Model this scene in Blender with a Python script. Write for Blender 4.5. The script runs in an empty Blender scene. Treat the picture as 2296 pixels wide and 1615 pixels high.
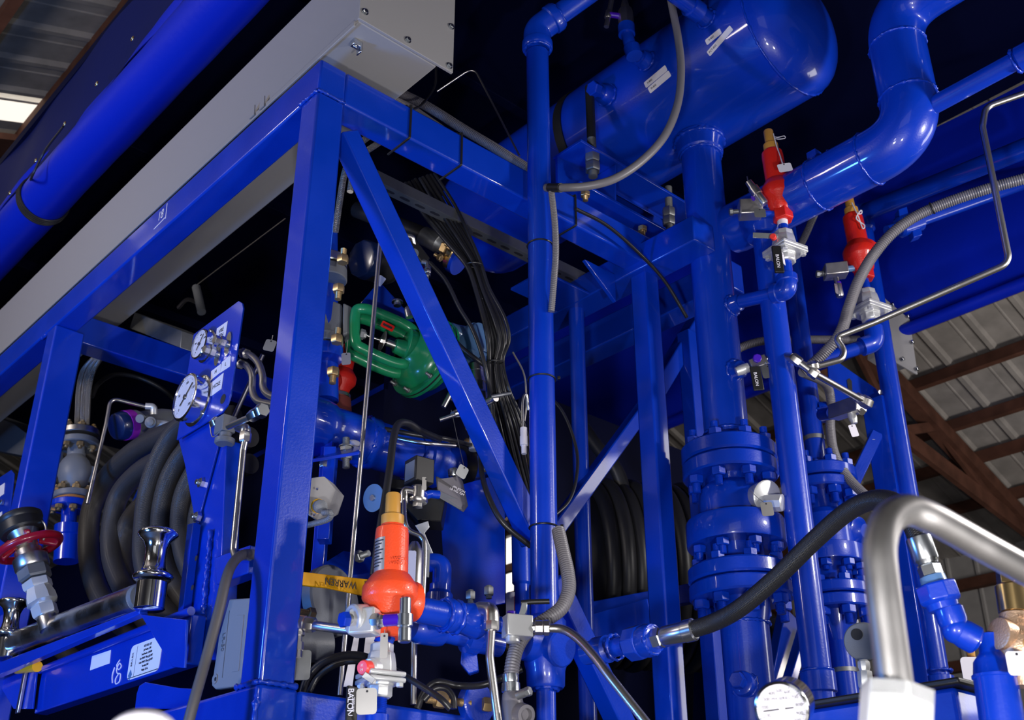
import bpy, math, random
from mathutils import Vector, Matrix
random.seed(7)
SC = bpy.context.scene; COL = SC.collection
# ---------------------------------------------------------------- camera model (2296 x 1615)
FPX = 2534.0; CX, CY = 1148.0, 807.5; TH = math.radians(26.9)
CT, ST = math.cos(TH), math.sin(TH)
O = Vector((0, 0, .6))
def ray(px, py):
    x = (px-CX)/FPX; y = (CY-py)/FPX
    return Vector((x, CT-ST*y, ST+CT*y))
U = Vector((-.668, .744, 0)).normalized()      # along the long side of the skid, away to the left
V = Vector((.744, .668, 0)).normalized()       # along the short side, away to the right
Z = Vector((0, 0, 1))
_r = ray(660, 900); A = O+_r*(3.0/_r.y); A.z = 0   # plan position of the front corner post
def F(s, t, z): return A+V*s+U*t+Z*z
def hit(px, py, q, n):
    r = ray(px, py); return O+r*((q-O).dot(n)/r.dot(n))
def T(px, py, t): return hit(px, py, A+U*t, U)
def S(px, py, s): return hit(px, py, A+V*s, V)
def D(px, py, y):
    r = ray(px, py); return O+r*(y/r.y)
def H(px, py, z):
    r = ray(px, py); return O+r*((z-O.z)/r.z)
def mm(p, n=1.0):                              # metres covered by n image pixels at point p
    d = Vector(p)-O; return n*(d.y*CT+d.z*ST)/FPX
def st(p): d = Vector(p)-A; return d.dot(V), d.dot(U), p[2]
def zrow(s, t, py):
    d = F(s, t, 0)-O; k = (CY-py)/FPX
    return O.z+d.y*(k*CT+ST)/(CT-k*ST)
# ---------------------------------------------------------------- materials
MATS = {}
def mat(name, col, rough=.4, metal=0.0, coat=0.0, bump=None, spec=.5, var=0.0, trans=0.0, emit=None, ior=1.45, scratch=0.0, alpha=1.0):
    m = bpy.data.materials.new(name); m.use_nodes = True; nt = m.node_tree; N = nt.nodes; b = N['Principled BSDF']
    b.inputs['Base Color'].default_value = (*col, 1); b.inputs['Roughness'].default_value = rough
    b.inputs['Metallic'].default_value = metal; b.inputs['Coat Weight'].default_value = coat
    b.inputs['Coat Roughness'].default_value = .07; b.inputs['Specular IOR Level'].default_value = spec
    b.inputs['Transmission Weight'].default_value = trans; b.inputs['IOR'].default_value = ior
    if emit: b.inputs['Emission Color'].default_value = (*emit[0], 1); b.inputs['Emission Strength'].default_value = emit[1]
    tc = N.new('ShaderNodeTexCoord')
    if var or scratch:
        nz = N.new('ShaderNodeTexNoise'); nz.inputs['Scale'].default_value = 6; nz.inputs['Detail'].default_value = 6
        nt.links.new(tc.outputs['Object'], nz.inputs['Vector'])
        if var:
            mx = N.new('ShaderNodeMixRGB'); mx.blend_type = 'MULTIPLY'; mx.inputs['Color1'].default_value = (*col, 1)
            cr = N.new('ShaderNodeValToRGB'); cr.color_ramp.elements[0].position = .3; cr.color_ramp.elements[1].position = .7
            cr.color_ramp.elements[0].color = (1-var, 1-var, 1-var, 1); cr.color_ramp.elements[1].color = (1, 1, 1, 1)
            nt.links.new(nz.outputs['Fac'], cr.inputs['Fac']); nt.links.new(cr.outputs['Color'], mx.inputs['Color2']); mx.inputs['Fac'].default_value = 1
            nt.links.new(mx.outputs['Color'], b.inputs['Base Color'])
        if scratch:
            mr = N.new('ShaderNodeMapRange'); mr.inputs['From Min'].default_value = .35; mr.inputs['From Max'].default_value = .7
            mr.inputs['To Min'].default_value = rough; mr.inputs['To Max'].default_value = rough+scratch
            nt.links.new(nz.outputs['Fac'], mr.inputs['Value']); nt.links.new(mr.outputs['Result'], b.inputs['Roughness'])
    if bump:
        sc, stg = bump[:2]
        n2 = N.new('ShaderNodeTexNoise'); n2.inputs['Scale'].default_value = sc; n2.inputs['Detail'].default_value = 3
        nt.links.new(tc.outputs['Object'], n2.inputs['Vector'])
        bp = N.new('ShaderNodeBump'); bp.inputs['Strength'].default_value = stg; bp.inputs['Distance'].default_value = .004
        nt.links.new(n2.outputs['Fac'], bp.inputs['Height']); nt.links.new(bp.outputs['Normal'], b.inputs['Normal'])
    MATS[name] = m; return m
BLUE = mat('blue_enamel', (.0002, .034, .45), .30, coat=.75, bump=(140, .10), spec=.4, var=.10, scratch=.10)
NAVY = mat('navy_paint', (.0006, .002, .022), .65, spec=.12)  # near-black, shade behind the skid put into the colour
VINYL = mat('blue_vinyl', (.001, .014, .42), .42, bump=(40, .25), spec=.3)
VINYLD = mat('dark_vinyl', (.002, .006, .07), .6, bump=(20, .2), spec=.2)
GREYB = mat('grey_powder_coat', (.27, .265, .275), .5, bump=(900, .12), spec=.4)
GREYC = mat('grey_casting', (.14, .15, .17), .45, bump=(300, .15))
GALV = mat('galvanised_steel', (.30, .31, .32), .5, metal=.85, var=.35, bump=(60, .1))
ZINC = mat('zinc_plate', (.66, .69, .72), .25, metal=1, var=.15)
STEEL = mat('stainless_steel', (.64, .62, .60), .30, metal=1, bump=(200, .04))
BRUSH = mat('brushed_stainless', (.60, .58, .57), .33, metal=1, scratch=.15)
CHROME = mat('chrome', (.78, .78, .80), .12, metal=1)
PLATED = mat('plated_white', (.70, .71, .72), .35, metal=.55, var=.12)
GOLDZ = mat('yellow_zinc', (.62, .44, .22), .35, metal=.8, var=.3)
RUBBER = mat('black_rubber', (.012, .012, .014), .45, spec=.5)
CABLE = mat('black_cable', (.014, .014, .017), .33, spec=.5)
PVC = mat('grey_pvc', (.15, .143, .16), .38, spec=.5)
RED = mat('red_enamel', (.58, .017, .010), .33, coat=.2, bump=(180, .25), spec=.45)
RED_LIT = mat('red_enamel_lit', (.80, .075, .022), .33, coat=.2, bump=(180, .25), spec=.45)  # brighter copy of the red enamel, strong light painted into its colour
RED_SHADE = mat('red_enamel_shaded', (.42, .012, .008), .45, bump=(180, .25), spec=.3)  # darker copy of the red enamel, dim light painted into its colour
HOSEG = mat('dark_grey_hose', (.085, .080, .088), .5, bump=(80, .15))
MAROON = mat('maroon_anodised', (.26, .004, .02), .3, coat=.3)
CAPTAN = mat('tan_cap', (.48, .24, .045), .4, spec=.4)
BRONZE = mat('bronze', (.62, .42, .28), .38, metal=.75, bump=(250, .3))
BRASS = mat('brass', (.80, .56, .25), .25, metal=1)
GREEN = mat('green_enamel', (.008, .19, .075), .25, coat=.4, bump=(60, .06))
SLATE = mat('slate_blue_enamel', (.085, .18, .37), .3, coat=.2)
DKBLUE = mat('dark_blue_enamel', (.004, .014, .07), .3, coat=.3)
YELLOW = mat('yellow_vinyl', (.85, .40, .004), .42)
WHITE = mat('white_label', (.72, .70, .78), .5)
TAGAL = mat('aluminium_tag', (.62, .60, .58), .38, metal=.8, var=.2)
BLACK = mat('black_plastic', (.012, .012, .013), .4)
PURPLE = mat('purple_sleeve', (.045, .006, .36), .35)
PURPT = mat('purple_tape', (.20, .008, .30), .5)
INK = mat('black_ink', (.015, .015, .02), .6)
PINK = mat('red_button', (.80, .05, .04), .35)
ORANGE = mat('orange_plastic', (.85, .13, .02), .4)
REDPRIM = mat('red_oxide', (.16, .03, .025), .6, var=.3)
SCUFF = mat('scuffed_chrome', (.72, .72, .75), .12, metal=1, var=.25, scratch=.30, bump=(90, .08))
WOOD = mat('rust_brown_timber', (.11, .046, .030), .75, var=.45, bump=(30, .2), spec=.2)
ROOFM = mat('roof_sheet', (.30, .28, .26), .6, metal=.1, var=.3, spec=.3)
WALLM = mat('wall_sheet', (.34, .33, .32), .6, var=.2, spec=.3)
SKYL = mat('skylight_panel', (.8, .8, .78), .5, emit=((1.0, .90, .76), 1.15))
DOORL = mat('daylight_opening', (.8, .8, .8), .5, emit=((1, .97, .93), 1.3))
CONC = mat('concrete', (.20, .19, .18), .7, var=.3)
GASKET = mat('gasket', (.35, .13, .03), .6)
WIRE = mat('twisted_wire', (.55, .52, .48), .4, metal=.9)
def glassmat():
    m = bpy.data.materials.new('gauge_glass'); m.use_nodes = True; nt = m.node_tree; b = nt.nodes['Principled BSDF']
    out = nt.nodes['Material Output']
    tr = nt.nodes.new('ShaderNodeBsdfTransparent'); gl = nt.nodes.new('ShaderNodeBsdfGlossy'); gl.inputs['Roughness'].default_value = .03
    mx = nt.nodes.new('ShaderNodeMixShader'); fr = nt.nodes.new('ShaderNodeFresnel'); fr.inputs['IOR'].default_value = 1.4
    mx.inputs[0].default_value = .05; nt.links.new(tr.outputs[0], mx.inputs[1]); nt.links.new(gl.outputs[0], mx.inputs[2])
    nt.links.new(mx.outputs[0], out.inputs['Surface']); return m
GLASS = glassmat()
def hosemat(name, col, fu, fv, strength, rough=.45):
    # woven cover: two diagonal wave sets over the hose's own length/girth coordinates
    m = bpy.data.materials.new(name); m.use_nodes = True; nt = m.node_tree; N = nt.nodes; b = N['Principled BSDF']
    b.inputs['Base Color'].default_value = (*col, 1); b.inputs['Roughness'].default_value = rough
    uv = N.new('ShaderNodeUVMap'); uv.uv_map = 'UVMap'
    sx = N.new('ShaderNodeSeparateXYZ'); nt.links.new(uv.outputs[0], sx.inputs[0])
    def M(op, a, b2):
        n = N.new('ShaderNodeMath'); n.operation = op
        for i, q in enumerate((a, b2)):
            if q is None: continue
            if isinstance(q, (int, float)): n.inputs[i].default_value = q
            else: nt.links.new(q, n.inputs[i])
        return n.outputs[0]
    a = M('MULTIPLY', sx.outputs[0], fu); c = M('MULTIPLY', sx.outputs[1], fv*6.28318)
    h = M('ADD', M('SINE', M('ADD', a, c), None), M('SINE', M('SUBTRACT', a, c), None))
    bp = N.new('ShaderNodeBump'); bp.inputs['Strength'].default_value = strength; bp.inputs['Distance'].default_value = .003
    nt.links.new(h, bp.inputs['Height']); nt.links.new(bp.outputs['Normal'], b.inputs['Normal'])
    MATS[name] = m; return m
HOSE = hosemat('woven_hose', (.032, .030, .031), 1300, 14, .28)
HOSEB = hosemat('black_hose_cover', (.012, .012, .013), 1300, 14, .22, .38)
BRAID = hosemat('steel_braid', (.42, .40, .38), 900, 8, .7, .35); BRAID.node_tree.nodes['Principled BSDF'].inputs['Metallic'].default_value = .9
# ---------------------------------------------------------------- mesh builder
def frame_of(d):
    d = Vector(d).normalized(); a = Vector((0, 0, 1)) if abs(d.z) < .9 else Vector((1, 0, 0))
    x = a.cross(d).normalized(); return x, d.cross(x).normalized(), d
class MB:
    def __init__(s): s.v = []; s.f = []; s.uv = {}
    def add(s, vs, fs):
        o = len(s.v); s.v += [Vector(q) for q in vs]; s.f += [tuple(i+o for i in f) for f in fs]; return s
    def hexa(s, p):      # eight corners: bottom ring 0-3, top ring 4-7
        return s.add(p, [(3, 2, 1, 0), (4, 5, 6, 7), (0, 1, 5, 4), (1, 2, 6, 5), (2, 3, 7, 6), (3, 0, 4, 7)])
    def box(s, c, h, ax=None):
        ax = ax or (Vector((1, 0, 0)), Vector((0, 1, 0)), Z); c = Vector(c); X, Y, W = [Vector(a)*k for a, k in zip(ax, h)]
        return s.hexa([c-X-Y-W, c+X-Y-W, c+X+Y-W, c-X+Y-W, c-X-Y+W, c+X-Y+W, c+X+Y+W, c-X+Y+W])
    def bar(s, p, q, w, h, side=None):   # square bar between two points, w along side, h along the other
        p, q = Vector(p), Vector(q); d = (q-p).normalized()
        y = Vector(side) if side is not None else frame_of(d)[0]
        y = (y-d*y.dot(d)).normalized(); x = d.cross(y)
        return s.box((p+q)/2, ((q-p).length/2, w/2, h/2), (d, y, x))
    def prism(s, poly, ext):
        n = len(poly); e = Vector(ext); vs = [Vector(p) for p in poly]+[Vector(p)+e for p in poly]
        return s.add(vs, [tuple(range(n))[::-1], tuple(range(n, 2*n))]+[(i, (i+1) % n, n+(i+1) % n, n+i) for i in range(n)])
    def lathe(s, p, d, prof, seg=28, ref=None, cap=True):
        p = Vector(p); d = Vector(d).normalized()
        if ref is not None: x = Vector(ref); x = (x-d*x.dot(d)).normalized(); y = d.cross(x)
        else: x, y, d = frame_of(d)
        vs = []; fs = []; n = len(prof)
        for k, (h, r) in enumerate(prof):
            r = max(r, 1e-5)
            for i in range(seg):
                a = 2*math.pi*i/seg; vs.append(p+d*h+x*(r*math.cos(a))+y*(r*math.sin(a)))
        for k in range(n-1):
            for i in range(seg):
                j = (i+1) % seg; fs.append((k*seg+i, k*seg+j, (k+1)*seg+j, (k+1)*seg+i))
        if cap: fs.append(tuple(range(seg))[::-1]); fs.append(tuple(range((n-1)*seg, n*seg)))
        return s.add(vs, fs)
    def cyl(s, p, q, r, seg=24, r2=None):
        p, q = Vector(p), Vector(q); return s.lathe(p, q-p, [(0, r), ((q-p).length, r if r2 is None else r2)], seg)
    def hexn(s, p, d, h, r):             # hexagonal prism with chamfered ends
        return s.lathe(p, d, [(0, r*.88), (h*.12, r), (h*.88, r), (h, r*.88)], 6)
    def ball(s, c, r, seg=20, rings=12, sc=(1, 1, 1), d=Z):
        return s.lathe(Vector(c)-Vector(d).normalized()*r*sc[2], d, [(r*sc[2]*(1-math.cos(math.pi*k/rings)), r*sc[0]*math.sin(math.pi*k/rings)) for k in range(rings+1)], seg, cap=False)
    def tube(s, pts, r, seg=12, n=8, path='spline', bend=.03, rf=None, closed=False, caps=True, step=None):
        P = [Vector(p) for p in pts]
        if path == 'spline' and len(P) > 2: C = catmull(P, n, closed)
        elif path == 'bend' and len(P) > 2: C = fillet(P, bend, n)
        else: C = P
        if step: C = resample(C, step)
        m = len(C); tan = []
        for i in range(m):
            if closed: tan.append((C[(i+1) % m]-C[i-1]).normalized())
            else: tan.append((C[min(i+1, m-1)]-C[max(i-1, 0)]).normalized())
        x = frame_of(tan[0])[0]; vs = []; L = 0; o = len(s.v); uvs = []
        for i in range(m):
            if i: L += (C[i]-C[i-1]).length
            x = (x-tan[i]*x.dot(tan[i])).normalized(); y = tan[i].cross(x); rr = rf(L, i) if rf else r
            for k in range(seg):
                a = 2*math.pi*k/seg; vs.append(C[i]+x*(rr*math.cos(a))+y*(rr*math.sin(a))); uvs.append(L)
        fs = []
        for i in range(m if closed else m-1):
            for k in range(seg):
                j = (k+1) % seg; i2 = (i+1) % m
                fs.append((i*seg+k, i*seg+j, i2*seg+j, i2*seg+k))
                s.uv[len(s.f)+len(fs)-1] = ((uvs[i*seg], k/seg), (uvs[i*seg], (k+1)/seg), (uvs[i2*seg], (k+1)/seg), (uvs[i2*seg], k/seg))
        if caps and not closed: fs.append(tuple(range(seg))[::-1]); fs.append(tuple(range((m-1)*seg, m*seg)))
        return s.add(vs, fs)
    def torus(s, c, d, R, r, seg=32, ms=10, lump=0, arc=None):
        x, y, d = frame_of(d); c = Vector(c); vs = []; fs = []
        for i in range(seg):
            a = 2*math.pi*i/seg; e = x*math.cos(a)+y*math.sin(a); rr = r*(1+lump*random.uniform(-1, 1))
            for k in range(ms):
                b = 2*math.pi*k/ms; vs.append(c+e*(R+rr*math.cos(b))+d*(rr*math.sin(b)))
        for i in range(seg):
            for k in range(ms):
                i2 = (i+1) % seg; k2 = (k+1) % ms; fs.append((i*ms+k, i2*ms+k, i2*ms+k2, i*ms+k2))
        return s.add(vs, fs)
    def thread(s, p, q, r, pitch=.003, seg=14):
        p, q = Vector(p), Vector(q); L = (q-p).length; k = max(2, int(L/pitch)); pr = []
        for i in range(k): pr += [(L*i/k, r*.88), (L*(i+.5)/k, r)]
        pr += [(L, r*.80)]
        return s.lathe(p, q-p, pr, seg)
def catmull(P, n, closed=False):
    out = []; m = len(P)
    for i in range(m if closed else m-1):
        if closed: a, b, c, d = P[i-1], P[i], P[(i+1) % m], P[(i+2) % m]
        else: a = P[i-1] if i else P[0]*2-P[1]; b, c = P[i], P[i+1]; d = P[i+2] if i+2 < m else P[-1]*2-P[-2]
        for k in range(n):
            t = k/n; out.append(.5*((2*b)+(c-a)*t+(2*a-5*b+4*c-d)*t*t+(3*b-a-3*c+d)*t**3))
    if not closed: out.append(P[-1])
    return out
def fillet(P, rad, n):
    out = [P[0]]
    for i in range(1, len(P)-1):
        a, b, c = P[i-1], P[i], P[i+1]; u = (a-b); w = (c-b); lu, lw = u.length, w.length; u /= lu; w /= lw
        ang = u.angle(w); k = min(rad/max(math.tan(ang/2), .05), lu*.48, lw*.48); s0, s1 = b+u*k, b+w*k
        for j in range(n+1):
            t = j/n; out.append(s0*(1-t)**2+b*2*t*(1-t)+s1*t*t)
    out.append(P[-1]); return out
def resample(C, step):
    out = [C[0]]; acc = 0
    for a, b in zip(C, C[1:]):
        L = (b-a).length; d = step-acc
        while d <= L: out.append(a+(b-a)*(d/L)); d += step
        acc = L-(d-step)
    return out
# ---------------------------------------------------------------- scene objects
def link(name, mb, m, parent=None, bevel=0, smooth=35, origin=None):
    org = Vector((0, 0, 0)) if origin is None else Vector(origin)
    par = parent
    if par is not None: org = Vector(par['_o'])
    me = bpy.data.meshes.new(name); me.from_pydata([tuple(q-org) for q in mb.v], [], mb.f)
    if mb.uv:
        ul = me.uv_layers.new(name='UVMap')
        for pi, poly in enumerate(me.polygons):
            if pi in mb.uv:
                for li, q in zip(poly.loop_indices, mb.uv[pi]): ul.data[li].uv = q
    me.polygons.foreach_set('use_smooth', [True]*len(me.polygons)); me.update()
    me.set_sharp_from_angle(angle=math.radians(smooth))
    me.materials.append(m); o = bpy.data.objects.new(name, me); COL.objects.link(o)
    o['_o'] = tuple(org)
    if par is not None: o.parent = par
    else: o.location = org
    if bevel:
        b = o.modifiers.new('edge', 'BEVEL'); b.width = bevel; b.segments = 2; b.limit_method = 'ANGLE'; b.angle_limit = math.radians(40)
    return o
def tag(o, label, cat, group=None):
    o['label'] = label; o['category'] = cat
    if group: o['group'] = group
    return o
def thing(name, label, cat, loc, group=None):
    o = bpy.data.objects.new(name, None); COL.objects.link(o); o.location = loc; o['_o'] = tuple(loc); o.empty_display_size = .02
    return tag(o, label, cat, group)
def solo(name, mb, m, label, cat, group=None, bevel=0, smooth=35):
    c = sum(mb.v, Vector())/len(mb.v); o = link(name, mb, m, None, bevel, smooth, c); return tag(o, label, cat, group)
def struct(name, mb, m, bevel=0):
    c = sum(mb.v, Vector())/len(mb.v); o = link(name, mb, m, None, bevel, 35, c); o['kind'] = 'structure'; return o
def text(name, body, c, x, y, size, m, parent, ext=.0004, align='CENTER', sx=1.0):
    # flat lettering: c centre, x reading direction, y up direction
    cu = bpy.data.curves.new(name, 'FONT'); cu.body = body; cu.size = size; cu.extrude = ext; cu.align_x = align; cu.align_y = 'CENTER'
    tmp = bpy.data.objects.new(name, cu); COL.objects.link(tmp)
    dg = bpy.context.evaluated_depsgraph_get(); me = bpy.data.meshes.new_from_object(tmp.evaluated_get(dg))
    bpy.data.objects.remove(tmp); bpy.data.curves.remove(cu)
    x = Vector(x).normalized(); y = Vector(y); y = (y-x*y.dot(x)).normalized(); n = x.cross(y); org = Vector(parent['_o'])
    M4 = Matrix(((x.x*sx, y.x, n.x, 0), (x.y*sx, y.y, n.y, 0), (x.z*sx, y.z, n.z, 0), (0, 0, 0, 1)))
    me.transform(Matrix.Translation(Vector(c)-org) @ M4)
    me.materials.clear(); me.materials.append(m); o = bpy.data.objects.new(name, me); COL.objects.link(o); o.parent = parent; o['_o'] = tuple(org)
    return o
def copy_tree(o, delta=None):
    c = o.copy(); COL.objects.link(c)
    if delta is not None: c.location = c.location+delta
    for ch in list(o.children):
        k = ch.copy(); COL.objects.link(k); k.parent = c
        for g in ch.children:
            q = g.copy(); COL.objects.link(q); q.parent = k
    return c
def weld(parent, p, d, R, r=.005, m=None, seg=40):
    return link('weld_bead', MB().torus(p, d, R, r, seg, 6, .55), m or BLUE, parent, smooth=180)
def bolt(parent, p, d, r, nut=True, m=None, stud=.02, name='bolt', h=None):
    # hexagon nut at p pointing along d with a stub of thread beyond
    mb = MB(); d = Vector(d).normalized(); h = h or r*1.1
    mb.hexn(p, d, h, r)
    if stud: mb.thread(Vector(p)+d*h*.9, Vector(p)+d*(h+stud), r*.55)
    return link(name, mb, m or BLUE, parent)
def ribbed(pts, r, pitch=.006, depth=.07, n=16, seg=12, path='spline', bend=.05):
    return MB().tube(pts, r, seg, n, path, bend, rf=lambda L, i: r*(1+depth*(1 if i % 4 < 2 else -1)), step=pitch/4)
# ================================================================ camera, view, light
cam = bpy.data.cameras.new('camera'); cam.sensor_width = 36; cam.lens = FPX/2296*36; cam.clip_end = 200
co = bpy.data.objects.new('camera', cam); COL.objects.link(co); co.location = O; co.rotation_euler = (math.radians(90)+TH, 0, 0); SC.camera = co
cam.dof.use_dof = True; cam.dof.focus_distance = 3.6; cam.dof.aperture_fstop = 5.6
vs = SC.view_settings; vs.view_transform = 'Standard'; vs.look = 'None'; vs.gamma = 1; vs.use_curve_mapping = False; vs.exposure = -0.12
w = bpy.data.worlds.new('hall_air'); SC.world = w; w.use_nodes = True
bg = w.node_tree.nodes['Background']; bg.inputs['Color'].default_value = (.85, .88, 1, 1); bg.inputs['Strength'].default_value = .10
def area(name, loc, target, size, power, col):
    l = bpy.data.lights.new(name, 'AREA'); l.size = size; l.energy = power; l.color = col; l.shape = 'DISK'
    o = bpy.data.objects.new(name, l); COL.objects.link(o); o.location = loc
    o.rotation_euler = (Vector(target)-Vector(loc)).to_track_quat('-Z', 'Y').to_euler(); return o
def strip(name, loc, target, w_, h_, power, col):
    o = area(name, loc, target, w_, power, col); o.data.shape = 'RECTANGLE'; o.data.size = w_; o.data.size_y = h_; return o
area('low_flash', (-.28, .45, .40), F(.7, -.2, 1.5), .20, 55, (1.0, .97, .95))
area('right_fill', (1.10, .55, .40), F(1.75, -.3, 1.7), .14, 50, (1.0, .97, .96))  # added fill brightening the right-hand pipework, no known source
area('right_lamp', (3.1, 2.5, 2.5), F(1.7, -.3, 2.0), .30, 62, (1.0, .95, .93))
strip('side_softbox', (4.9, 4.1, 2.9), F(1.7, -.2, 2.2), .7, 2.4, 42, (1.0, .96, .95))
area('top_flash', (-.55, .05, .80), F(.3, .4, 3.2), .30, 5, (.95, .96, 1.0))
area('blue_lamp', (-3.0, 2.0, .9), F(0, 1.6, 1.9), .5, 85, (.10, .33, 1.0))
strip('hall_fill', (-1.5, -6.5, 2.6), F(.5, 0, 2.0), 5, 4, 38, (.97, .98, 1.0))  # added soft light for reflections in the metal, no door behind it
area('roof_fill', F(7.0, -1.5, 2.6), F(8.5, 2.5, 4.9), 1.2, 80, (1.0, .93, .88))  # added light brightening the right roof slope, no lamp seen there
area('roof_fill', F(-3.5, 1.5, 3.2), F(.2, 4.2, 6.3), 1.0, 120, (1.0, .90, .82))  # added light brightening the left roof slope, no lamp seen there
# ================================================================ building shell
ZR, SR = 7.2, 2.6; TR, TL = .40, .36
def roof_z(s): return ZR-(s-SR)*TR if s > SR else ZR-(SR-s)*TL
def roof_slab(s0, s1, t0, t1, pitch):
    mb = MB(); k = t0; prof = []
    while k < t1: prof += [(k, 0), (k+pitch*.30, 0), (k+pitch*.36, .035), (k+pitch*.46, .035), (k+pitch*.52, 0), (k+pitch*.74, 0), (k+pitch*.76, .008), (k+pitch*.79, .008), (k+pitch*.81, 0)]; k += pitch
    vs = []; n = len(prof)
    for ss in (s0, s1):
        for t, h in prof: vs.append(F(ss, t, roof_z(ss)-h))
    for ss in (s0, s1):
        for t, h in prof: vs.append(F(ss, t, roof_z(ss)-h+.02))
    fs = [(i, i+1, n+i+1, n+i) for i in range(n-1)]+[(2*n+i, 3*n+i, 3*n+i+1, 2*n+i+1) for i in range(n-1)]
    return mb.add(vs, fs)
struct('ceiling_right', roof_slab(SR, 14, -10, 24, .42), ROOFM)
# left slope is interrupted by a translucent skylight strip
sk0, sk1 = 6.05, 6.85
struct('ceiling_left', roof_slab(-9, SR, -10, 6.0, .42), ROOFM)
struct('ceiling_left', roof_slab(-9, SR, 5.33, 24, .42), ROOFM) if False else None
def _rename():
    o = bpy.data.objects['ceiling_left']
def roof_strip(name, s0, s1, t0, t1, m): return struct(name, roof_slab(s0, s1, t0, t1, .42), m)
bpy.data.objects.remove(bpy.data.objects['ceiling_left'])
roof_strip('ceiling_left_near', -9, SR, -10, 4.88, ROOFM)
roof_strip('ceiling_left_far', -9, SR, 5.34, 24, ROOFM)
mb = MB(); mb.hexa([F(-9, 4.88, roof_z(-9)), F(SR, 4.88, roof_z(SR)), F(SR, 5.34, roof_z(SR)), F(-9, 5.34, roof_z(-9)), F(-9, 4.88, roof_z(-9)+.02), F(SR, 4.88, roof_z(SR)+.02), F(SR, 5.34, roof_z(SR)+.02), F(-9, 5.34, roof_z(-9)+.02)])
sk = link('skylight_panel', mb, SKYL, None, 0, 35, F(-3, 5.1, 5)); sk['kind'] = 'structure'
mb = MB(); mb.hexa([F(a, b, roof_z(a)-.045-c) for c in (0, -.02) for a, b in ((7.75, 7.6), (8.70, 7.6), (8.70, 8.9), (7.75, 8.9))])
sk = link('skylight_panel', mb, DOORL, None, 0, 35, F(8.2, 8.2, 4.9)); sk['kind'] = 'structure'
# purlins run along the ridge, rafters down the slope, timber trusses below
def sloped(s0, s1, t, w, h, drop): return MB().hexa([F(s0, t-w/2, roof_z(s0)-drop-h), F(s1, t-w/2, roof_z(s1)-drop-h), F(s1, t+w/2, roof_z(s1)-drop-h), F(s0, t+w/2, roof_z(s0)-drop-h), F(s0, t-w/2, roof_z(s0)-drop), F(s1, t-w/2, roof_z(s1)-drop), F(s1, t+w/2, roof_z(s1)-drop), F(s0, t+w/2, roof_z(s0)-drop)])
def purlin(s, w=.075, h=.10): return MB().box(F(s, 7, roof_z(s)-.04-h/2), (w/2, 17, h/2), (V, U, Z))
n = 0
for s in [-2.1, -1.5, -.87, -.25, .42]: n += 1; struct('trim_%d' % n, purlin(s, .10 if s > 0 else .07), WOOD)
for s in [6.95, 7.56, 8.15, 8.62, 9.2]: n += 1; struct('trim_%d' % n, purlin(s), WOOD)
for t in [5.52]: n += 1; struct('trim_%d' % n, sloped(-8, SR, t, .30, .06, .10), WOOD)
for t in [1.93, 5.2]:
    n += 1; struct('trim_%d' % n, sloped(SR, 10, t, .14, .16, .15), WOOD)
    n += 1; struct('trim_%d' % n, MB().bar(F(5.2, t, 4.95), F(10, t, 4.05), .05, .16), WOOD)
    for (sa, sb) in ((6.6, 7.2), (7.9, 7.2), (8.0, 8.9)):
        n += 1; struct('trim_%d' % n, MB().bar(F(sa, t, roof_z(sa)-.25), F(sb, t, 4.95-(sb-5.2)*.1875), .04, .09), WOOD)
# far wall of upright sheeting with two girts, near and end walls, floor
def sheet_wall(s, t0, t1, z0, z1, p=.32):
    mb = MB(); k = t0; prof = []
    while k < t1: prof += [(k, 0), (k+p*.82, 0), (k+p*.86, .02), (k+p*.94, .02), (k+p*.98, 0)]; k += p
    n = len(prof); vs = [F(s-h, t, z) for z in (z0, z1) for t, h in prof]
    return mb.add(vs, [(i, i+1, n+i+1, n+i) for i in range(n-1)])
struct('wall_right', sheet_wall(10.0, -10, 24, 0, roof_z(10.0)+.02), WALLM)
for z in (3.9, 3.08, 2.2): n += 1; struct('trim_%d' % n, MB().box(F(9.93, 7, z), (.05, 17, .055), (V, U, Z)), WOOD)
struct('wall_left', sheet_wall(-9, -10, 24, 0, roof_z(-9)+.02), WALLM)
struct('wall_back', MB().hexa([F(-9, 24, 0), F(14, 24, 0), F(14, 24.1, 0), F(-9, 24.1, 0), F(-9, 24, 7.5), F(14, 24, 7.5), F(14, 24.1, 7.5), F(-9, 24.1, 7.5)]), WALLM)
struct('floor', MB().box(F(2, 7, -.05), (14, 19, .05), (V, U, Z)), CONC)
# ================================================================ skid frame
FR = thing('skid_frame', 'large blue welded square tube frame with corner post and diagonal brace', 'frame', F(0, 0, 0))
ax = (V, U, Z)
def fb(name, s0, s1, t0, t1, z0, z1, bev=.006): return link(name, MB().box(F((s0+s1)/2, (t0+t1)/2, (z0+z1)/2), (abs(s1-s0)/2, abs(t1-t0)/2, (z1-z0)/2), ax), BLUE, FR, bev)
BT, BB = 3.222, 3.085          # top and underside of the top beams
DK = 1.165                     # top of the base beams
fb('post', -.052, .052, -.052, .052, DK, BB, .008)
fb('post', -.052, .085, 2.11, 2.21, DK, BB, .008)
fb('post', 1.56, 1.645, -.04, .045, .9, BB, .008)
fb('top_beam', -.052, .052, -.052, 6.5, BB, BT, .008)
fb('top_beam', .052, 1.7, -.052, .052, BB, BT, .008)
fb('top_beam', 1.53, 1.66, -.33, 3.5, 3.05, 3.17)
fb('joist', 1.90, 2.02, -.2, 3.5, 3.05, 3.19)
fb('cross_beam', .052, 1.5, 2.18, 2.30, 3.07, 3.215)
fb('base_beam', -.06, .06, -.06, 6.5, .88, DK, .012)
fb('base_beam', .06, 2.9, -.06, .06, .88, DK-.004, .012)
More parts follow.
